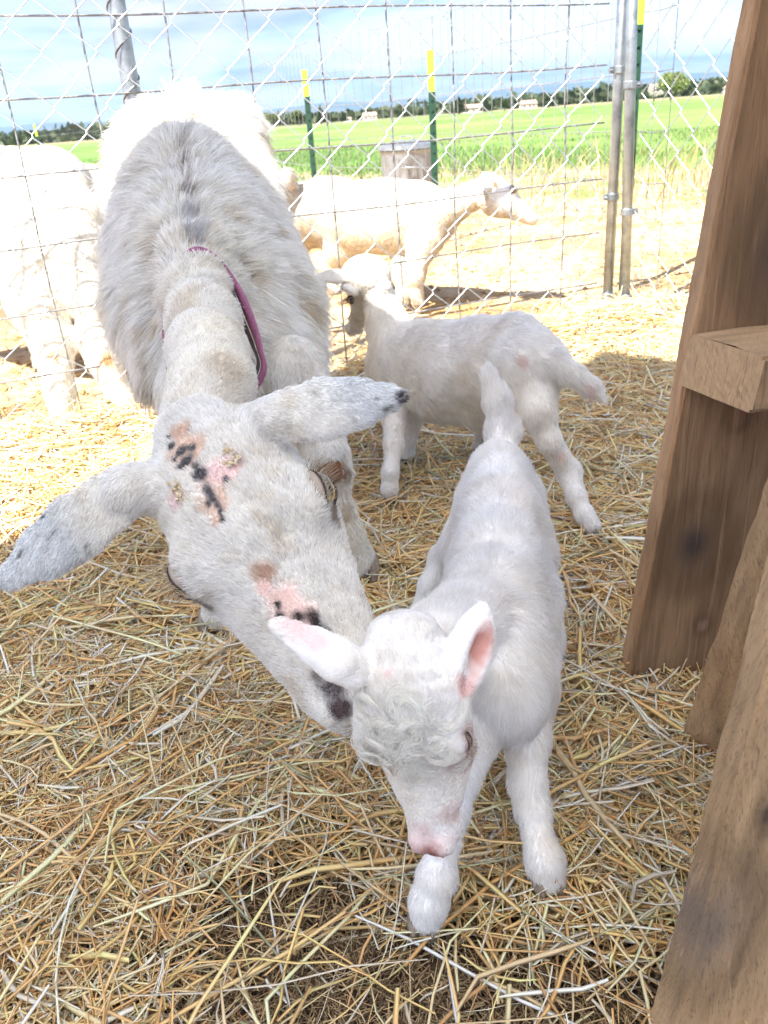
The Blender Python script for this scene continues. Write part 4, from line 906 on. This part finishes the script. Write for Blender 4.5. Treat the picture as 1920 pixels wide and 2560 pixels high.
# forelegs
lg1 = ch(B, [(1312, 1740, .70, 76), (1318, 1850, .66, 52), (1320, 1960, .635, 42), (1332, 2020, .62, 40), (1345, 2090, .60, 31), (1362, 2150, .583, 42), (1371, 2190, .578, 41)], k=.010, flow=(0, 0, -1), ln=.55)
lg2 = ch(B, [(1200, 1800, .66, 74), (1150, 1930, .61, 50), (1125, 2030, .585, 41), (1108, 2110, .565, 31), (1092, 2190, .55, 42), (1074, 2250, .543, 43), (1067, 2288, .540, 40)], k=.010, flow=(0, 0, -1), ln=.55)
hk = Head(D(965, 1632, .603), D(1050, 2190, .652), D(1160, 1850, .610)-D(870, 1850, .653))
hk.build(B, mz=1.0, kid=True, wd=1.12)
l = hk.Lh
eL = (D(885, 1672, .612), D(688, 1560, .585)); eR = (D(1150, 1712, .622), D(1210, 1515, .640))
B.cap(hk(-.16, .14, -.12), eL[0]*.85+eL[1]*.15, .013, .011, k=.008, flow=eL[1]-eL[0], ln=.5); B.cap(hk(.17, .16, -.16), eR[0], .013, .012, k=.008, flow=eR[1]-eR[0], ln=.5)
ear(B, eL[0], eL[1], .0160, nrm(nrm(CP-eL[0])+np.array([.1, 0, .25])), k=.006, thick=.0055, ln=.45, prof=[(0, .95), (.25, 1.0), (.5, .86), (.75, .62), (.92, .42), (1, .34)])
nER = nrm(np.array([.55, -.95, .45]))
# right ear: cupped blade, its pink hollow turned to the viewer
ear(B, eR[0], eR[1], .0200, nER, k=.006, thick=.0080, ln=.35)
mid = eR[0]*.50+eR[1]*.50
B.ell(mid*.55+eR[0]*.45+nER*.0125+np.array([.004, 0, 0]), (.0115, .032, .0130), np.cross(nrm(eR[1]-eR[0]), nER), eR[1]-eR[0], k=.004); B.p[-1]['sub'] = True
V, F = B.mesh(.0030); bv = bvh_of(V, F)
sk = Spots(base_white((.92, .89, .84), (.92, .92, .93), (.82, .74, .64), .25, 24, 90))
def K_(px, py, rpx, colr, bare, ax=None, el=1.0): p = snap(bv, px, py); sk.add(p, rpx*float((p-CP)@FWD)/FPX, colr, bare, ax, el); return p
kp_ = (.80, .55, .55)
K_(970, 1690, 18, (.87, .76, .75), .4)
sk.add(hk(0, .95, -.12), l*.13, (.76, .63, .61), .5); sk.add(hk(.10, .80, -.18), l*.09, (.80, .72, .69), .2)
sk.add(hk(0, 1.00, -.13), l*.105, (.52, .30, .27), .95); sk.add(hk(0, 1.03, -.20), l*.10, (.33, .15, .135), .97)
for g in (-1, 1): sk.add(hk(g*.062, 1.0, -.145), l*.026, (.16, .08, .08), .9)
for g in (-1, 1): sk.add(hk(g*.24, .41, -.12), l*.07, (.60, .48, .45), .7); sk.add(hk(g*.20, .52, -.15), l*.09, (.70, .58, .55), .3, hk.y, 1.6)
K_(1195, 1620, 44, (.62, .32, .27), .95, nrm(eR[1]-eR[0]), 1.9)
sk.add(eL[0]*.4+eL[1]*.6+np.array([0, 0, .006]), .011, (.88, .74, .73), .25, nrm(eL[1]-eL[0]), 2.6)
sk.add(eR[0]+nER*.008, .012, (.80, .60, .58), .2)
body = mesh_np('body', V, F, M['skin'], root, True, np.clip(sk.col(V)*.95, .01, .9))
isK = lambda P: (np.linalg.norm(P-hk(0, .3, -.1), axis=1) < .14)
def lnK(P):
    dH = np.linalg.norm(P-hk(0, .3, -.1), axis=1); q = hk.loc(P)
    front = np.clip(1-np.abs(q[:, 1]-.30)/.33, 0, 1)*np.clip(1-np.abs(q[:, 0])/.26, 0, 1)
    return sk.len(P)*np.where(dH < .10, .34+.40*front, np.where(dH < .16, .34+(dH-.10)/.06*.4, 1))*np.where((P[:, 2] < .05), 1.05, 1)
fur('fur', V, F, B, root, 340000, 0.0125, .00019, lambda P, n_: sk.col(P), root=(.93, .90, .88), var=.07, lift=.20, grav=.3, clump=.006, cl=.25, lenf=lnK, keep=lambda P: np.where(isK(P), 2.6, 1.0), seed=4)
# curly forelock
def curls(name, hdx, root_, n, seed):
    r = np.random.default_rng(seed); X = []; pts = 12
    for c_ in range(n):
        cx, cy = r.uniform(-.20, .20), r.uniform(.20, .60); c0 = hdx(cx, cy, -.0); hit = bv.ray_cast(Vector(c0+hdx.z*.05), Vector(-hdx.z))
        if hit[0] is None: continue
        c0 = np.array(hit[0]); nn = np.array(hit[1]); ra0 = r.uniform(.006, .014); sg = 1 if cx > 0 else -1; ph0 = r.uniform(0, 6.28) if r.random() < .3 else pi/2
        t1 = nrm(hdx.y-nn*(hdx.y@nn)); t2 = np.cross(nn, t1)
        for s_ in range(38):
            off_ = r.normal(size=2)*.0022; q = []; turn = r.uniform(2.2, 4.6)
            for i in range(pts):
                f = i/(pts-1); a_ = ph0+sg*turn*f; rr_ = ra0*(1.15-.6*f)*r.uniform(.97, 1.03)
                q.append(c0+t2*(cos(a_)*rr_+off_[0])+t1*(sin(a_)*rr_-ra0+off_[1]+f*.004)+nn*(.0010+.0028*sin(pi*f)*r.uniform(.6, 1.3)))
            X.append(q)
    X = np.array(X)-np.array(root_.location); n2 = len(X)
    cu = bpy.data.hair_curves.new(name); cu.add_curves([pts]*n2); cu.attributes['position'].data.foreach_set('vector', X.astype(np.float32).ravel())
    ra = cu.attributes.get('radius') or cu.attributes.new('radius', 'FLOAT', 'POINT'); ra.data.foreach_set('value', np.tile(np.interp(np.linspace(0, 1, pts), [0, .7, 1], [.00020, .00018, .00004]), n2).astype(np.float32))
    cc = np.ones((n2, 4), dtype=np.float32); cc[:, :3] = np.array([.94, .92, .86])*(1+.08*r.normal(size=(n2, 1))); a_ = cu.attributes.new('tint', 'FLOAT_COLOR', 'CURVE'); a_.data.foreach_set('color', np.clip(cc, 0, .93).ravel())
    cu.materials.append(M['fur']); o = bpy.data.objects.new(name, cu); col.objects.link(o); o.parent = root_
curls('forelock', hk, root, 34, 6)
hk.eye(1, root, iris=(.12, .09, .08), r=.055, lidded=.75, lidc=(.50, .38, .36), ex=.200); hk.eye(-1, root, iris=(.12, .09, .08), r=.055, lidded=.75, lidc=(.50, .38, .36), ex=.200)
kid_hoof(G(1374, 2228)+[0, .009, -.004], (.1, -1, 0), root); kid_hoof(G(1062, 2335)+[0, .012, -.004], (-.15, -1, 0), root)
kid_hoof(G(1047, 1556)+[0, 0, -.006], (-.1, -1, 0), root); kid_hoof(G(1385, 1650)+[0, 0, -.006], (.1, -1, 0), root)

# ---------------------------------------------------------------- kid behind, looking away
root = empty('goat_kid', (.17, 1.55, 0), 'white kid standing behind, turned toward the fence with sunlit head and tail stretched out', 'goat kid', 'white goat kids in the straw')
B = Body(.02)
ch(B, [(1010, 920, 1.66, 88), (1110, 930, 1.60, 92), (1220, 920, 1.55, 92), (1310, 915, 1.46, 92)], k=.03, flow=(1, -.4, -.15), ln=1)
ch(B, [(1080, 985, 1.62, 62), (1180, 990, 1.58, 66)], k=.03, flow=(.5, -.3, -1), ln=1.2)
ch(B, [(1045, 850, 1.68, 50), (1200, 855, 1.58, 46), (1290, 850, 1.50, 50), (1370, 910, 1.42, 45)], k=.03, flow=(1, -.4, 0), ln=1.1)
ch(B, [(990, 885, 1.68, 68), (968, 810, 1.72, 46), (945, 750, 1.76, 36), (930, 705, 1.78, 36)], k=.02, flow=(.3, -.2, -1), ln=.7)
ch(B, [(1385, 905, 1.40, 30), (1430, 932, 1.38, 21), (1465, 960, 1.37, 17), (1495, 988, 1.36, 7)], k=.012, flow=(1, 0, -.4), ln=1.3)
ch(B, [(985, 985, 1.64, 52), (985, 1050, 1.58, 24), (984, 1110, 1.53, 20), (976, 1180, 1.50, 17), (974, 1222, 1.495, 22)], k=.012, flow=(0, 0, -1), ln=.45)
ch(B, [(1035, 1000, 1.72, 46), (1030, 1060, 1.71, 20), (1022, 1100, 1.70, 16), (1019, 1140, 1.70, 18)], k=.012, flow=(0, 0, -1), ln=.45)
ch(B, [(1330, 930, 1.44, 76), (1345, 1030, 1.38, 42), (1372, 1100, 1.36, 28), (1422, 1178, 1.37, 27), (1440, 1240, 1.33, 20), (1460, 1284, 1.31, 19), (1478, 1312, 1.30, 22)], k=.012, flow=(.1, -.1, -1), ln=.5)
ch(B, [(1225, 960, 1.64, 68), (1200, 1040, 1.66, 34), (1210, 1080, 1.71, 20), (1200, 1118, 1.73, 17)], k=.012, flow=(0, 0, -1), ln=.5)
h2 = Head(Y(938, 680, 1.765), Y(868, 800, 1.86), nrm(np.array([.95, .25, .05])), upright=True)
B.ell(Y(915, 688, 1.775), (.050, .050, .042), (1, 0, 0), (0, 1, 0), k=.012, flow=(0, -.5, 1), ln=.6)
h2.build(B, mz=.85, kid=True, wd=.85, detail=False)
ear(B, Y(880, 690, 1.76), Y(791, 692, 1.74), .017, np.array([0, -.6, .8]), k=.008, thick=.006, ln=.4)
ear(B, Y(892, 728, 1.73), Y(857, 716, 1.69), .010, np.array([.2, -.8, .5]), k=.006, thick=.005, ln=.3)
V, F = B.mesh(.0042); bv = bvh_of(V, F)
s2 = Spots(base_white((.92, .89, .84), (.93, .92, .91), (.82, .74, .66), .3, 22, 110))
p = snap(bv, 878, 770); s2.add(p, .028, (.55, .40, .27), .5)
for px, py in ((1300, 900), (1405, 1140), (1462, 970)): s2.add(snap(bv, px, py), .014, (.84, .73, .69), .2)
mesh_np('body', V, F, M['skin'], root, True, np.clip(s2.col(V)*.9, .01, .9))
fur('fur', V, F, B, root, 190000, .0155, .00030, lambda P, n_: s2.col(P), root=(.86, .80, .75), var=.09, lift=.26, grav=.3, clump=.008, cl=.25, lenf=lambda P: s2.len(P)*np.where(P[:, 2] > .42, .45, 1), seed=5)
for g in (-1, 1): h2.eye(g, root, iris=(.2, .15, .1), lidded=.6)
for q in ((978, 1255, -.3), (1018, 1157, -.3), (1485, 1338, .6), (1200, 1133, 0)): kid_hoof(G(q[0], q[1])+[0, 0, -.004], (q[2], .6, 0), root)

# ---------------------------------------------------------------- goats beyond the fence
def far_goat(label, specs, head, ears, basec, spots=(), dp=1.0, n=60000, fl=.014, res=.008, hoof=(), hp=None, rad=.0006):
    c0 = Y(*specs[0][1][0][:3]); root = empty('goat', (c0[0], c0[1], -.03), label, 'goat', 'goats in the yard beyond the fence'); B = Body(.03)
    for kk, sp_, flw in specs: ch(B, sp_, k=kk, flow=flw)
    h_ = Head(*head, upright=True); h_.build(B, k=.012, detail=False, mz=1.0, dp=dp)
    for a_, b_, w_, n__ in ears: ear(B, a_, b_, w_, n__, k=.01, thick=.007)
    V, F = B.mesh(res); bv = bvh_of(V, F); s_ = Spots(basec)
    for px, py, r_, c_ in spots: s_.add(snap(bv, px, py), r_, c_, 0)
    mesh_np('body', V, F, M['skin'], root, True, np.clip(s_.col(V), .01, .9))
    fur('fur', V, F, B, root, n, fl, rad, lambda P, n_: s_.col(P), lift=.12, grav=.3, clump=.02, cl=.05, seed=9)
    for g in (-1, 1): h_.eye(g, root, iris=(.25, .16, .08))
    for p_, f_ in hoof: hoofs(None, p_, f_, .028, root, .05, .035)
    return root
wht = base_white((.86, .82, .74), (.86, .84, .80), (.80, .70, .56), .3, 12, 130); tan = base_white((.70, .63, .53), (.74, .69, .60), (.55, .42, .30), .6, 12, 140)
d = (0, 0, -1)
# sunlit white goat at the left (forelegs toward the viewer, body running off to the left)
far_goat('tall white goat at the left beyond the fence, glaring in the sun, with brown knees', [
    (.06, [(130, 480, 2.50, 105), (120, 600, 2.42, 130), (60, 560, 2.52, 150), (-60, 560, 2.72, 170), (-180, 540, 2.90, 160)], (-1, .4, -.3)),
    (.05, [(180, 560, 2.38, 85), (190, 640, 2.34, 70), (225, 740, 2.30, 42), (240, 850, 2.27, 32), (262, 905, 2.26, 31), (285, 960, 2.25, 22), (316, 1005, 2.24, 26)], d),
    (.05, [(60, 640, 2.34, 95), (90, 760, 2.29, 62), (128, 860, 2.25, 40), (140, 930, 2.22, 27), (150, 985, 2.21, 24), (156, 1028, 2.20, 27)], d),
    (.03, [(-30, 680, 2.70, 90), (60, 780, 2.72, 40), (105, 860, 2.74, 24), (105, 905, 2.74, 22)], d), (.03, [(-160, 640, 2.95, 90), (-200, 780, 3.0, 35), (-180, 900, 2.98, 24)], d),
    (.05, [(40, 470, 2.62, 90), (-50, 440, 2.78, 68), (-120, 410, 2.90, 54)], (1, 0, -.4))],
    (Y(-125, 385, 2.90), Y(-250, 480, 2.95), nrm(np.array([.3, -.9, 0]))), [(Y(-105, 400, 2.86), Y(-60, 440, 2.80), .025, np.array([0, -.5, 1])), (Y(-125, 385, 3.0), Y(-110, 350, 3.1), .025, np.array([0, -.5, 1]))], wht,
    [(262, 895, .028, (.60, .42, .24)), (130, 890, .022, (.62, .46, .28))], n=90000, hoof=((G(156, 1047), (0, -1, 0)), (G(324, 1026), (.4, -1, 0)), (Y(105, 925, 2.74), (0, -1, 0))), fl=.012)
far_goat('tan goat half hidden between the sunlit white goat and the doe', [
    (.05, [(225, 470, 3.0, 55), (262, 520, 2.92, 66), (262, 620, 2.85, 70), (230, 640, 3.0, 70), (150, 620, 3.3, 80)], (0, 1, -.5)),
    (.03, [(262, 680, 2.82, 46), (268, 780, 2.78, 24), (285, 840, 2.76, 20), (300, 890, 2.72, 20)], d), (.03, [(225, 690, 2.92, 40), (222, 790, 2.9, 22), (225, 870, 2.88, 20)], d), (.03, [(160, 700, 3.3, 40), (165, 800, 3.3, 20)], d)],
    (Y(228, 440, 3.05), Y(190, 440, 3.25), nrm(np.array([.8, .2, 0]))), [(Y(245, 445, 3.05), Y(275, 455, 3.0), .022, np.array([0, -.5, 1]))], tan, [(225, 480, .05, (.75, .48, .30))], n=40000, hoof=((Y(300, 905, 2.72), (0, -1, 0)),))
# doeling looking right
far_goat('tan and white doeling beyond the fence looking right with tiny ears and long neck', [
    (.04, [(868, 540, 3.62, 70), (920, 548, 3.56, 78), (985, 546, 3.50, 82), (1050, 545, 3.44, 76), (1085, 545, 3.40, 58)], (-1, .2, -.3)),
    (.04, [(870, 500, 3.62, 40), (960, 498, 3.52, 40), (1060, 505, 3.42, 42)], (-1, .2, 0)),
    (.03, [(1085, 540, 3.40, 58), (1130, 515, 3.36, 38), (1180, 490, 3.33, 30), (1222, 468, 3.30, 30)], (-1, 0, -.2)),
    (.02, [(1060, 600, 3.36, 50), (1040, 660, 3.33, 26), (1036, 690, 3.32, 25), (1040, 730, 3.32, 15), (1046, 755, 3.32, 16)], d),
    (.02, [(1030, 600, 3.50, 45), (1005, 650, 3.45, 25), (1004, 690, 3.42, 21), (1008, 735, 3.40, 15), (1010, 752, 3.40, 16)], d),
    (.02, [(862, 570, 3.62, 66), (850, 620, 3.62, 40), (828, 660, 3.66, 22), (835, 720, 3.64, 15)], d), (.02, [(900, 570, 3.72, 60), (885, 630, 3.74, 34), (865, 660, 3.76, 20), (870, 710, 3.74, 15)], d)],
    (Y(1228, 424, 3.30), Y(1354, 528, 3.28), nrm(np.array([.12, -.95, .2]))), [(Y(1222, 462, 3.24), Y(1205, 478, 3.2), .016, np.array([0, -.8, .5]))], tan,
    [(1270, 480, .09, (.90, .88, .84)), (1320, 530, .07, (.90, .88, .84)), (1036, 684, .03, (.85, .8, .72)), (1060, 560, .05, (.82, .76, .66)), (1345, 545, .022, (.25, .13, .09)), (1285, 472, .020, (.30, .13, .07)), (1240, 462, .016, (.35, .20, .12))], n=60000,
    hoof=((Y(1047, 765, 3.32), (1, 0, 0)), (Y(1010, 764, 3.4), (1, 0, 0)), (Y(835, 735, 3.64), (1, 0, 0))), fl=.010, res=.006, dp=1.35)
far_goat('tan goat behind the doeling with rounded rump and pale head beside the doe', [
    (.04, [(850, 520, 3.95, 70), (810, 530, 3.95, 76), (760, 540, 3.95, 70), (725, 550, 3.92, 62)], (1, 0, -.3)), (.03, [(830, 470, 3.98, 22), (770, 500, 3.95, 30)], (1, 0, 0)),
    (.03, [(735, 540, 3.92, 52), (712, 500, 3.90, 36), (700, 465, 3.88, 32)], (1, 0, -.3)), (.02, [(740, 600, 3.92, 40), (738, 680, 3.92, 18), (740, 715, 3.92, 15)], d), (.02, [(835, 570, 3.9, 60), (850, 640, 3.9, 28), (835, 690, 3.92, 17)], d)],
    (Y(712, 432, 3.88), Y(660, 480, 3.75), nrm(np.array([.5, .8, 0]))), [(Y(722, 450, 3.86), Y(742, 470, 3.84), .02, np.array([0, -.8, .5]))], tan, [(700, 450, .06, (.85, .8, .74)), (728, 465, .015, (.7, .35, .2)), (812, 500, .03, (.62, .40, .24))], n=40000, fl=.016, res=.007,
    hoof=((Y(740, 728, 3.92), (-1, 0, 0)), (Y(835, 705, 3.92), (-1, 0, 0))))
# ================================================================== STRAW
def straw_set(name, cx, cy, n, lrange, wrange, zf, cols, seed, label=None, lift=.25, npt=4, bend=.25, keepf=None, weights=None, thick=.35):
    r = np.random.default_rng(seed); n = int(n*Q)
    x, y = cx(r, n), cy(r, n)
    if keepf is not None:
        k_ = r.random(n) < keepf(x, y); x, y = x[k_], y[k_]; n = len(x)
    a = r.uniform(0, 2*pi, n); ln = r.uniform(*lrange, n)*np.where(r.random(n) < .15, 1.6, 1); wd = r.uniform(*wrange, n)
    up = r.normal(size=n)*lift; z0 = zf(x, y, r.random(n))
    seg = npt-1; pts = np.zeros((n, npt, 3)); dirx, dirz = a.copy(), up.copy(); cur = np.stack([x, y, z0], 1)-.5*ln[:, None]*np.stack([np.cos(a)*np.cos(up), np.sin(a)*np.cos(up), np.sin(up)], 1)
    for i in range(npt):
        pts[:, i] = cur
        cur = cur+(ln/seg)[:, None]*np.stack([np.cos(dirx)*np.cos(dirz), np.sin(dirx)*np.cos(dirz), np.sin(dirz)], 1)
        kink = (r.random(n) < .12)*r.normal(size=n)*1.0; dirx += r.normal(size=n)*bend+kink; dirz = dirz*.7+r.normal(size=n)*bend*.35
    t = np.gradient(pts, axis=1); t /= np.linalg.norm(t, axis=2, keepdims=True)+1e-12
    roll = r.uniform(-1, 1, (n, 1, 1))*1.1; u = np.cross(t, [0, 0, 1.0]); u /= np.linalg.norm(u, axis=2, keepdims=True)+1e-9; v = np.cross(u, t)
    U = u*np.cos(roll)+v*np.sin(roll); W = -u*np.sin(roll)+v*np.cos(roll)
    w_ = wd[:, None, None]*np.interp(np.arange(npt), [0, .4, npt-1.5, npt-1], [.75, 1, 1, .55])[None, :, None]
    ring = np.stack([pts+U*w_, pts+W*w_*thick*1.2, pts-U*w_, pts-W*w_*thick], 2)      # n,npt,4,3
    Vv = ring.reshape(-1, 3); b0 = np.arange(n)[:, None, None]*npt*4+np.arange(seg)[None, :, None]*4; q = np.arange(4)[None, None]; q2 = (q+1) % 4
    Ff = np.stack([b0+q, b0+q2, b0+4+q2, b0+4+q], -1).reshape(-1, 4)
    ci = r.choice(len(cols), n, p=weights); C = np.array(cols)[ci]*(r.uniform(.82, 1.25, (n, 1))); C = C[:, None, None]*(1+.12*r.normal(size=(n, npt, 1, 1)))*np.array([1, .95, 1, .9])[None, None, :, None]
    o = mesh_np(name, Vv, Ff, M['straw'], None, False, np.clip(C.reshape(-1, 3), .01, .9)); o['kind'] = 'stuff'
    if label: o['label'] = label
    return o
fence_y = lambda x: KA[1]+(x-KA[0])*KD[1]/KD[0]
def mound(x, y):
    d_ = fence_y(x)-y; m1 = .07*np.exp(-((d_-.18)/.16)**2)*np.clip((x-.25)/.3, 0, 1)*np.clip((1.2-x)/.2, 0, 1); m2 = .02*np.exp(-((d_-.1)/.14)**2)
    P = np.stack([x, y, 0*x], 1); return m1+m2+.010*snoise(P, 6, 61, 2)
def bare(x, y):
    P = np.stack([x, y, 0*x], 1); n_ = snoise(P, 5.5, 62, 3); near = np.clip((.98-y)/.5, 0, 1)
    g1_ = np.exp(-(((x-.02)/.24)**2+((y-.46)/.12)**2)); g2_ = np.exp(-(((x+.10)/.10)**2+((y-.62)/.06)**2))
    return np.clip(1.10-near*.42*(1+n_)-.85*g1_-.45*g2_-.3*np.clip(n_-.4, 0, 1), .06, 1)
cols = [(.95, .63, .29), (.95, .74, .44), (.90, .55, .23), (.95, .85, .68), (.74, .44, .20), (.52, .30, .16), (.44, .44, .27)]
wts = [.26, .26, .15, .20, .08, .04, .01]
zf = lambda x, y, u: -.028+mound(x, y)+.032*u**.8
def px_(r, n): return r.uniform(-1.5, 1.5, n)
inpen = lambda x, y: ((y < fence_y(x)+.03) & (np.abs(x) < .30+.62*y)).astype(float)
# near rows are drawn finer because they are close
straw_set('straw_bedding', lambda r, n: r.uniform(-.62, .62, n), lambda r, n: r.uniform(.30, 1.0, n), 36000, (.03, .15), (.0006, .0021), zf, cols, 1, 'golden straw bedding strewn over the pen', keepf=lambda x, y: bare(x, y), weights=wts, npt=5, bend=.15, thick=.18)
straw_set('straw_bedding', px_, lambda r, n: r.uniform(.95, 3.1, n), 125000, (.035, .16), (.0010, .0026), zf, cols, 2, 'golden straw bedding toward the fence', keepf=inpen, weights=wts, npt=4, bend=.17)
straw_set('straw_bedding', px_, lambda r, n: r.uniform(.35, 2.6, n), 5200, (.12, .26), (.0011, .0025), lambda x, y, u: zf(x, y, u)+.012, cols[:4]+[cols[6]], 3, 'long loose straw stalks lying on top', keepf=lambda x, y: inpen(x, y)*bare(x, y), weights=[.3, .3, .12, .2, .08], npt=7, bend=.12, lift=.12)
straw_set('straw_bedding', px_, lambda r, n: r.uniform(.35, 2.2, n), 5200, (.06, .20), (.0020, .0038), lambda x, y, u: zf(x, y, u)+.008, cols[:4], 7, 'broad flat golden straw blades lying on top', keepf=lambda x, y: inpen(x, y)*bare(x, y), weights=[.34, .32, .14, .20], npt=5, bend=.16, lift=.16, thick=.10)
straw_set('chaff', lambda r, n: r.uniform(-.9, .9, n), lambda r, n: r.uniform(.28, 1.5, n), 120000, (.004, .028), (.0005, .0014), lambda x, y, u: -.032+.010*u+.4*mound(x, y), [(.50, .36, .20), (.34, .23, .13), (.66, .50, .28), (.20, .14, .09)], 4, 'dark chaff and crumbs between the stalks', weights=[.35, .3, .15, .2], npt=2)
straw_set('straw_litter', lambda r, n: r.uniform(-2.2, 2.6, n), lambda r, n: 2.2+r.random(n)**1.3*4.5, 9000, (.02, .10), (.0015, .003), lambda x, y, u: -.030+.012*u, [(.75, .56, .28), (.6, .42, .2), (.4, .26, .12)], 5, 'scattered straw litter on the sunlit yard', keepf=lambda x, y: (y > fence_y(x)).astype(float), npt=3)
# manure and earth clods in the yard
r = np.random.default_rng(8); n = 2200; V, Fc = [], []
ico = np.array([[1, 0, 0], [-1, 0, 0], [0, 1, 0], [0, -1, 0], [0, 0, 1], [0, 0, -1]], float); icf = np.array([[0, 2, 4], [2, 1, 4], [1, 3, 4], [3, 0, 4], [2, 0, 5], [1, 2, 5], [3, 1, 5], [0, 3, 5]])
px0 = r.uniform(-2.5, 3, n); py0 = 2.1+r.random(n)**1.2*5; ok = py0 > fence_y(px0); px0, py0 = px0[ok], py0[ok]; s_ = r.uniform(.004, .016, len(px0))
V = (ico[None]*s_[:, None, None]*r.uniform(.6, 1.3, (len(px0), 6, 1))+np.stack([px0, py0, -.03+0*px0], 1)[:, None]).reshape(-1, 3); Fc = (icf[None]+6*np.arange(len(px0))[:, None, None]).reshape(-1, 3)
o = mesh_np('earth_clods', V, Fc, mat('earth_clod', (.30, .18, .09), .95, noise=[((30, 30, 30), (.5, .36, .2), .45, .6)])); o['kind'] = 'stuff'
# grass: dry tufts and green field edge
def blades(name, x, y, h0, h1, w0, w1, cols_, seed, label):
    r = np.random.default_rng(seed); n = len(x); a = r.uniform(0, 2*pi, n); h = r.uniform(h0, h1, n); w_ = r.uniform(w0, w1, n); ln = r.normal(size=(n, 2))*.35*h[:, None]
    b0 = np.stack([x, y, ground_z(x, y)-.01], 1); s_ = np.stack([np.cos(a), np.sin(a), 0*a], 1)*w_[:, None]; m_ = b0+np.concatenate([ln*.35, (h*.55)[:, None]], 1); t_ = b0+np.concatenate([ln, (h*(1-.2*r.random(n)))[:, None]], 1)
    V = np.stack([b0-s_, b0+s_, m_+s_*.8, m_-s_*.8, t_+s_*.15, t_-s_*.15], 1).reshape(-1, 3); k = np.arange(n)[:, None]*6
    Fc = np.concatenate([k+np.array([[0, 1, 2, 3]]), k+np.array([[3, 2, 4, 5]])]); C = np.array(cols_)[r.choice(len(cols_), n)]*r.uniform(.7, 1.25, (n, 1))
    o = mesh_np(name, V, Fc, M['leaf'], None, False, np.repeat(C, 6, 0)); o['kind'] = 'stuff'; o['label'] = label
def band(r, n, p0, p1, cl):
    ys_ = r.uniform(5, 30, n*6); xs_ = ys_*r.uniform(-.55, .62, n*6); p = ys_+.8*xs_; nn = snoise(np.stack([xs_, ys_, 0*xs_], 1), cl, 5, 3); k_ = (p > p0) & (p < p1) & (nn > r.uniform(-.6, .5, n*6)); return xs_[k_][:n], ys_[k_][:n]
x, y = band(np.random.default_rng(11), 9000, 7.6, 13.4, 1.2); blades('dry_grass', x, y, .02, .08, .003, .007, [(.50, .39, .25), (.60, .48, .32), (.36, .26, .16), (.22, .28, .09)], 12, 'dry tan grass along the edge of the field')
x, y = band(np.random.default_rng(13), 26000, 11.5, 26, .9); blades('green_grass', x, y, .03, .11, .004, .010, [(.10, .17, .05), (.15, .22, .07), (.20, .26, .10)], 14, 'green grass of the field')
r = np.random.default_rng(15); x = np.concatenate([r.normal(cx_, .35, 150) for cx_ in (3.0, 2.3, 3.8, 1.5)]); y = np.concatenate([r.normal(cy_, .4, 150) for cy_ in (7.6, 7.0, 8.3, 8.0)])
blades('tall_dry_grass', x, y, .15, .55, .0025, .006, [(.60, .48, .30), (.50, .38, .24), (.30, .32, .12)], 16, 'taller seeding dry grass beyond the gate at the right')
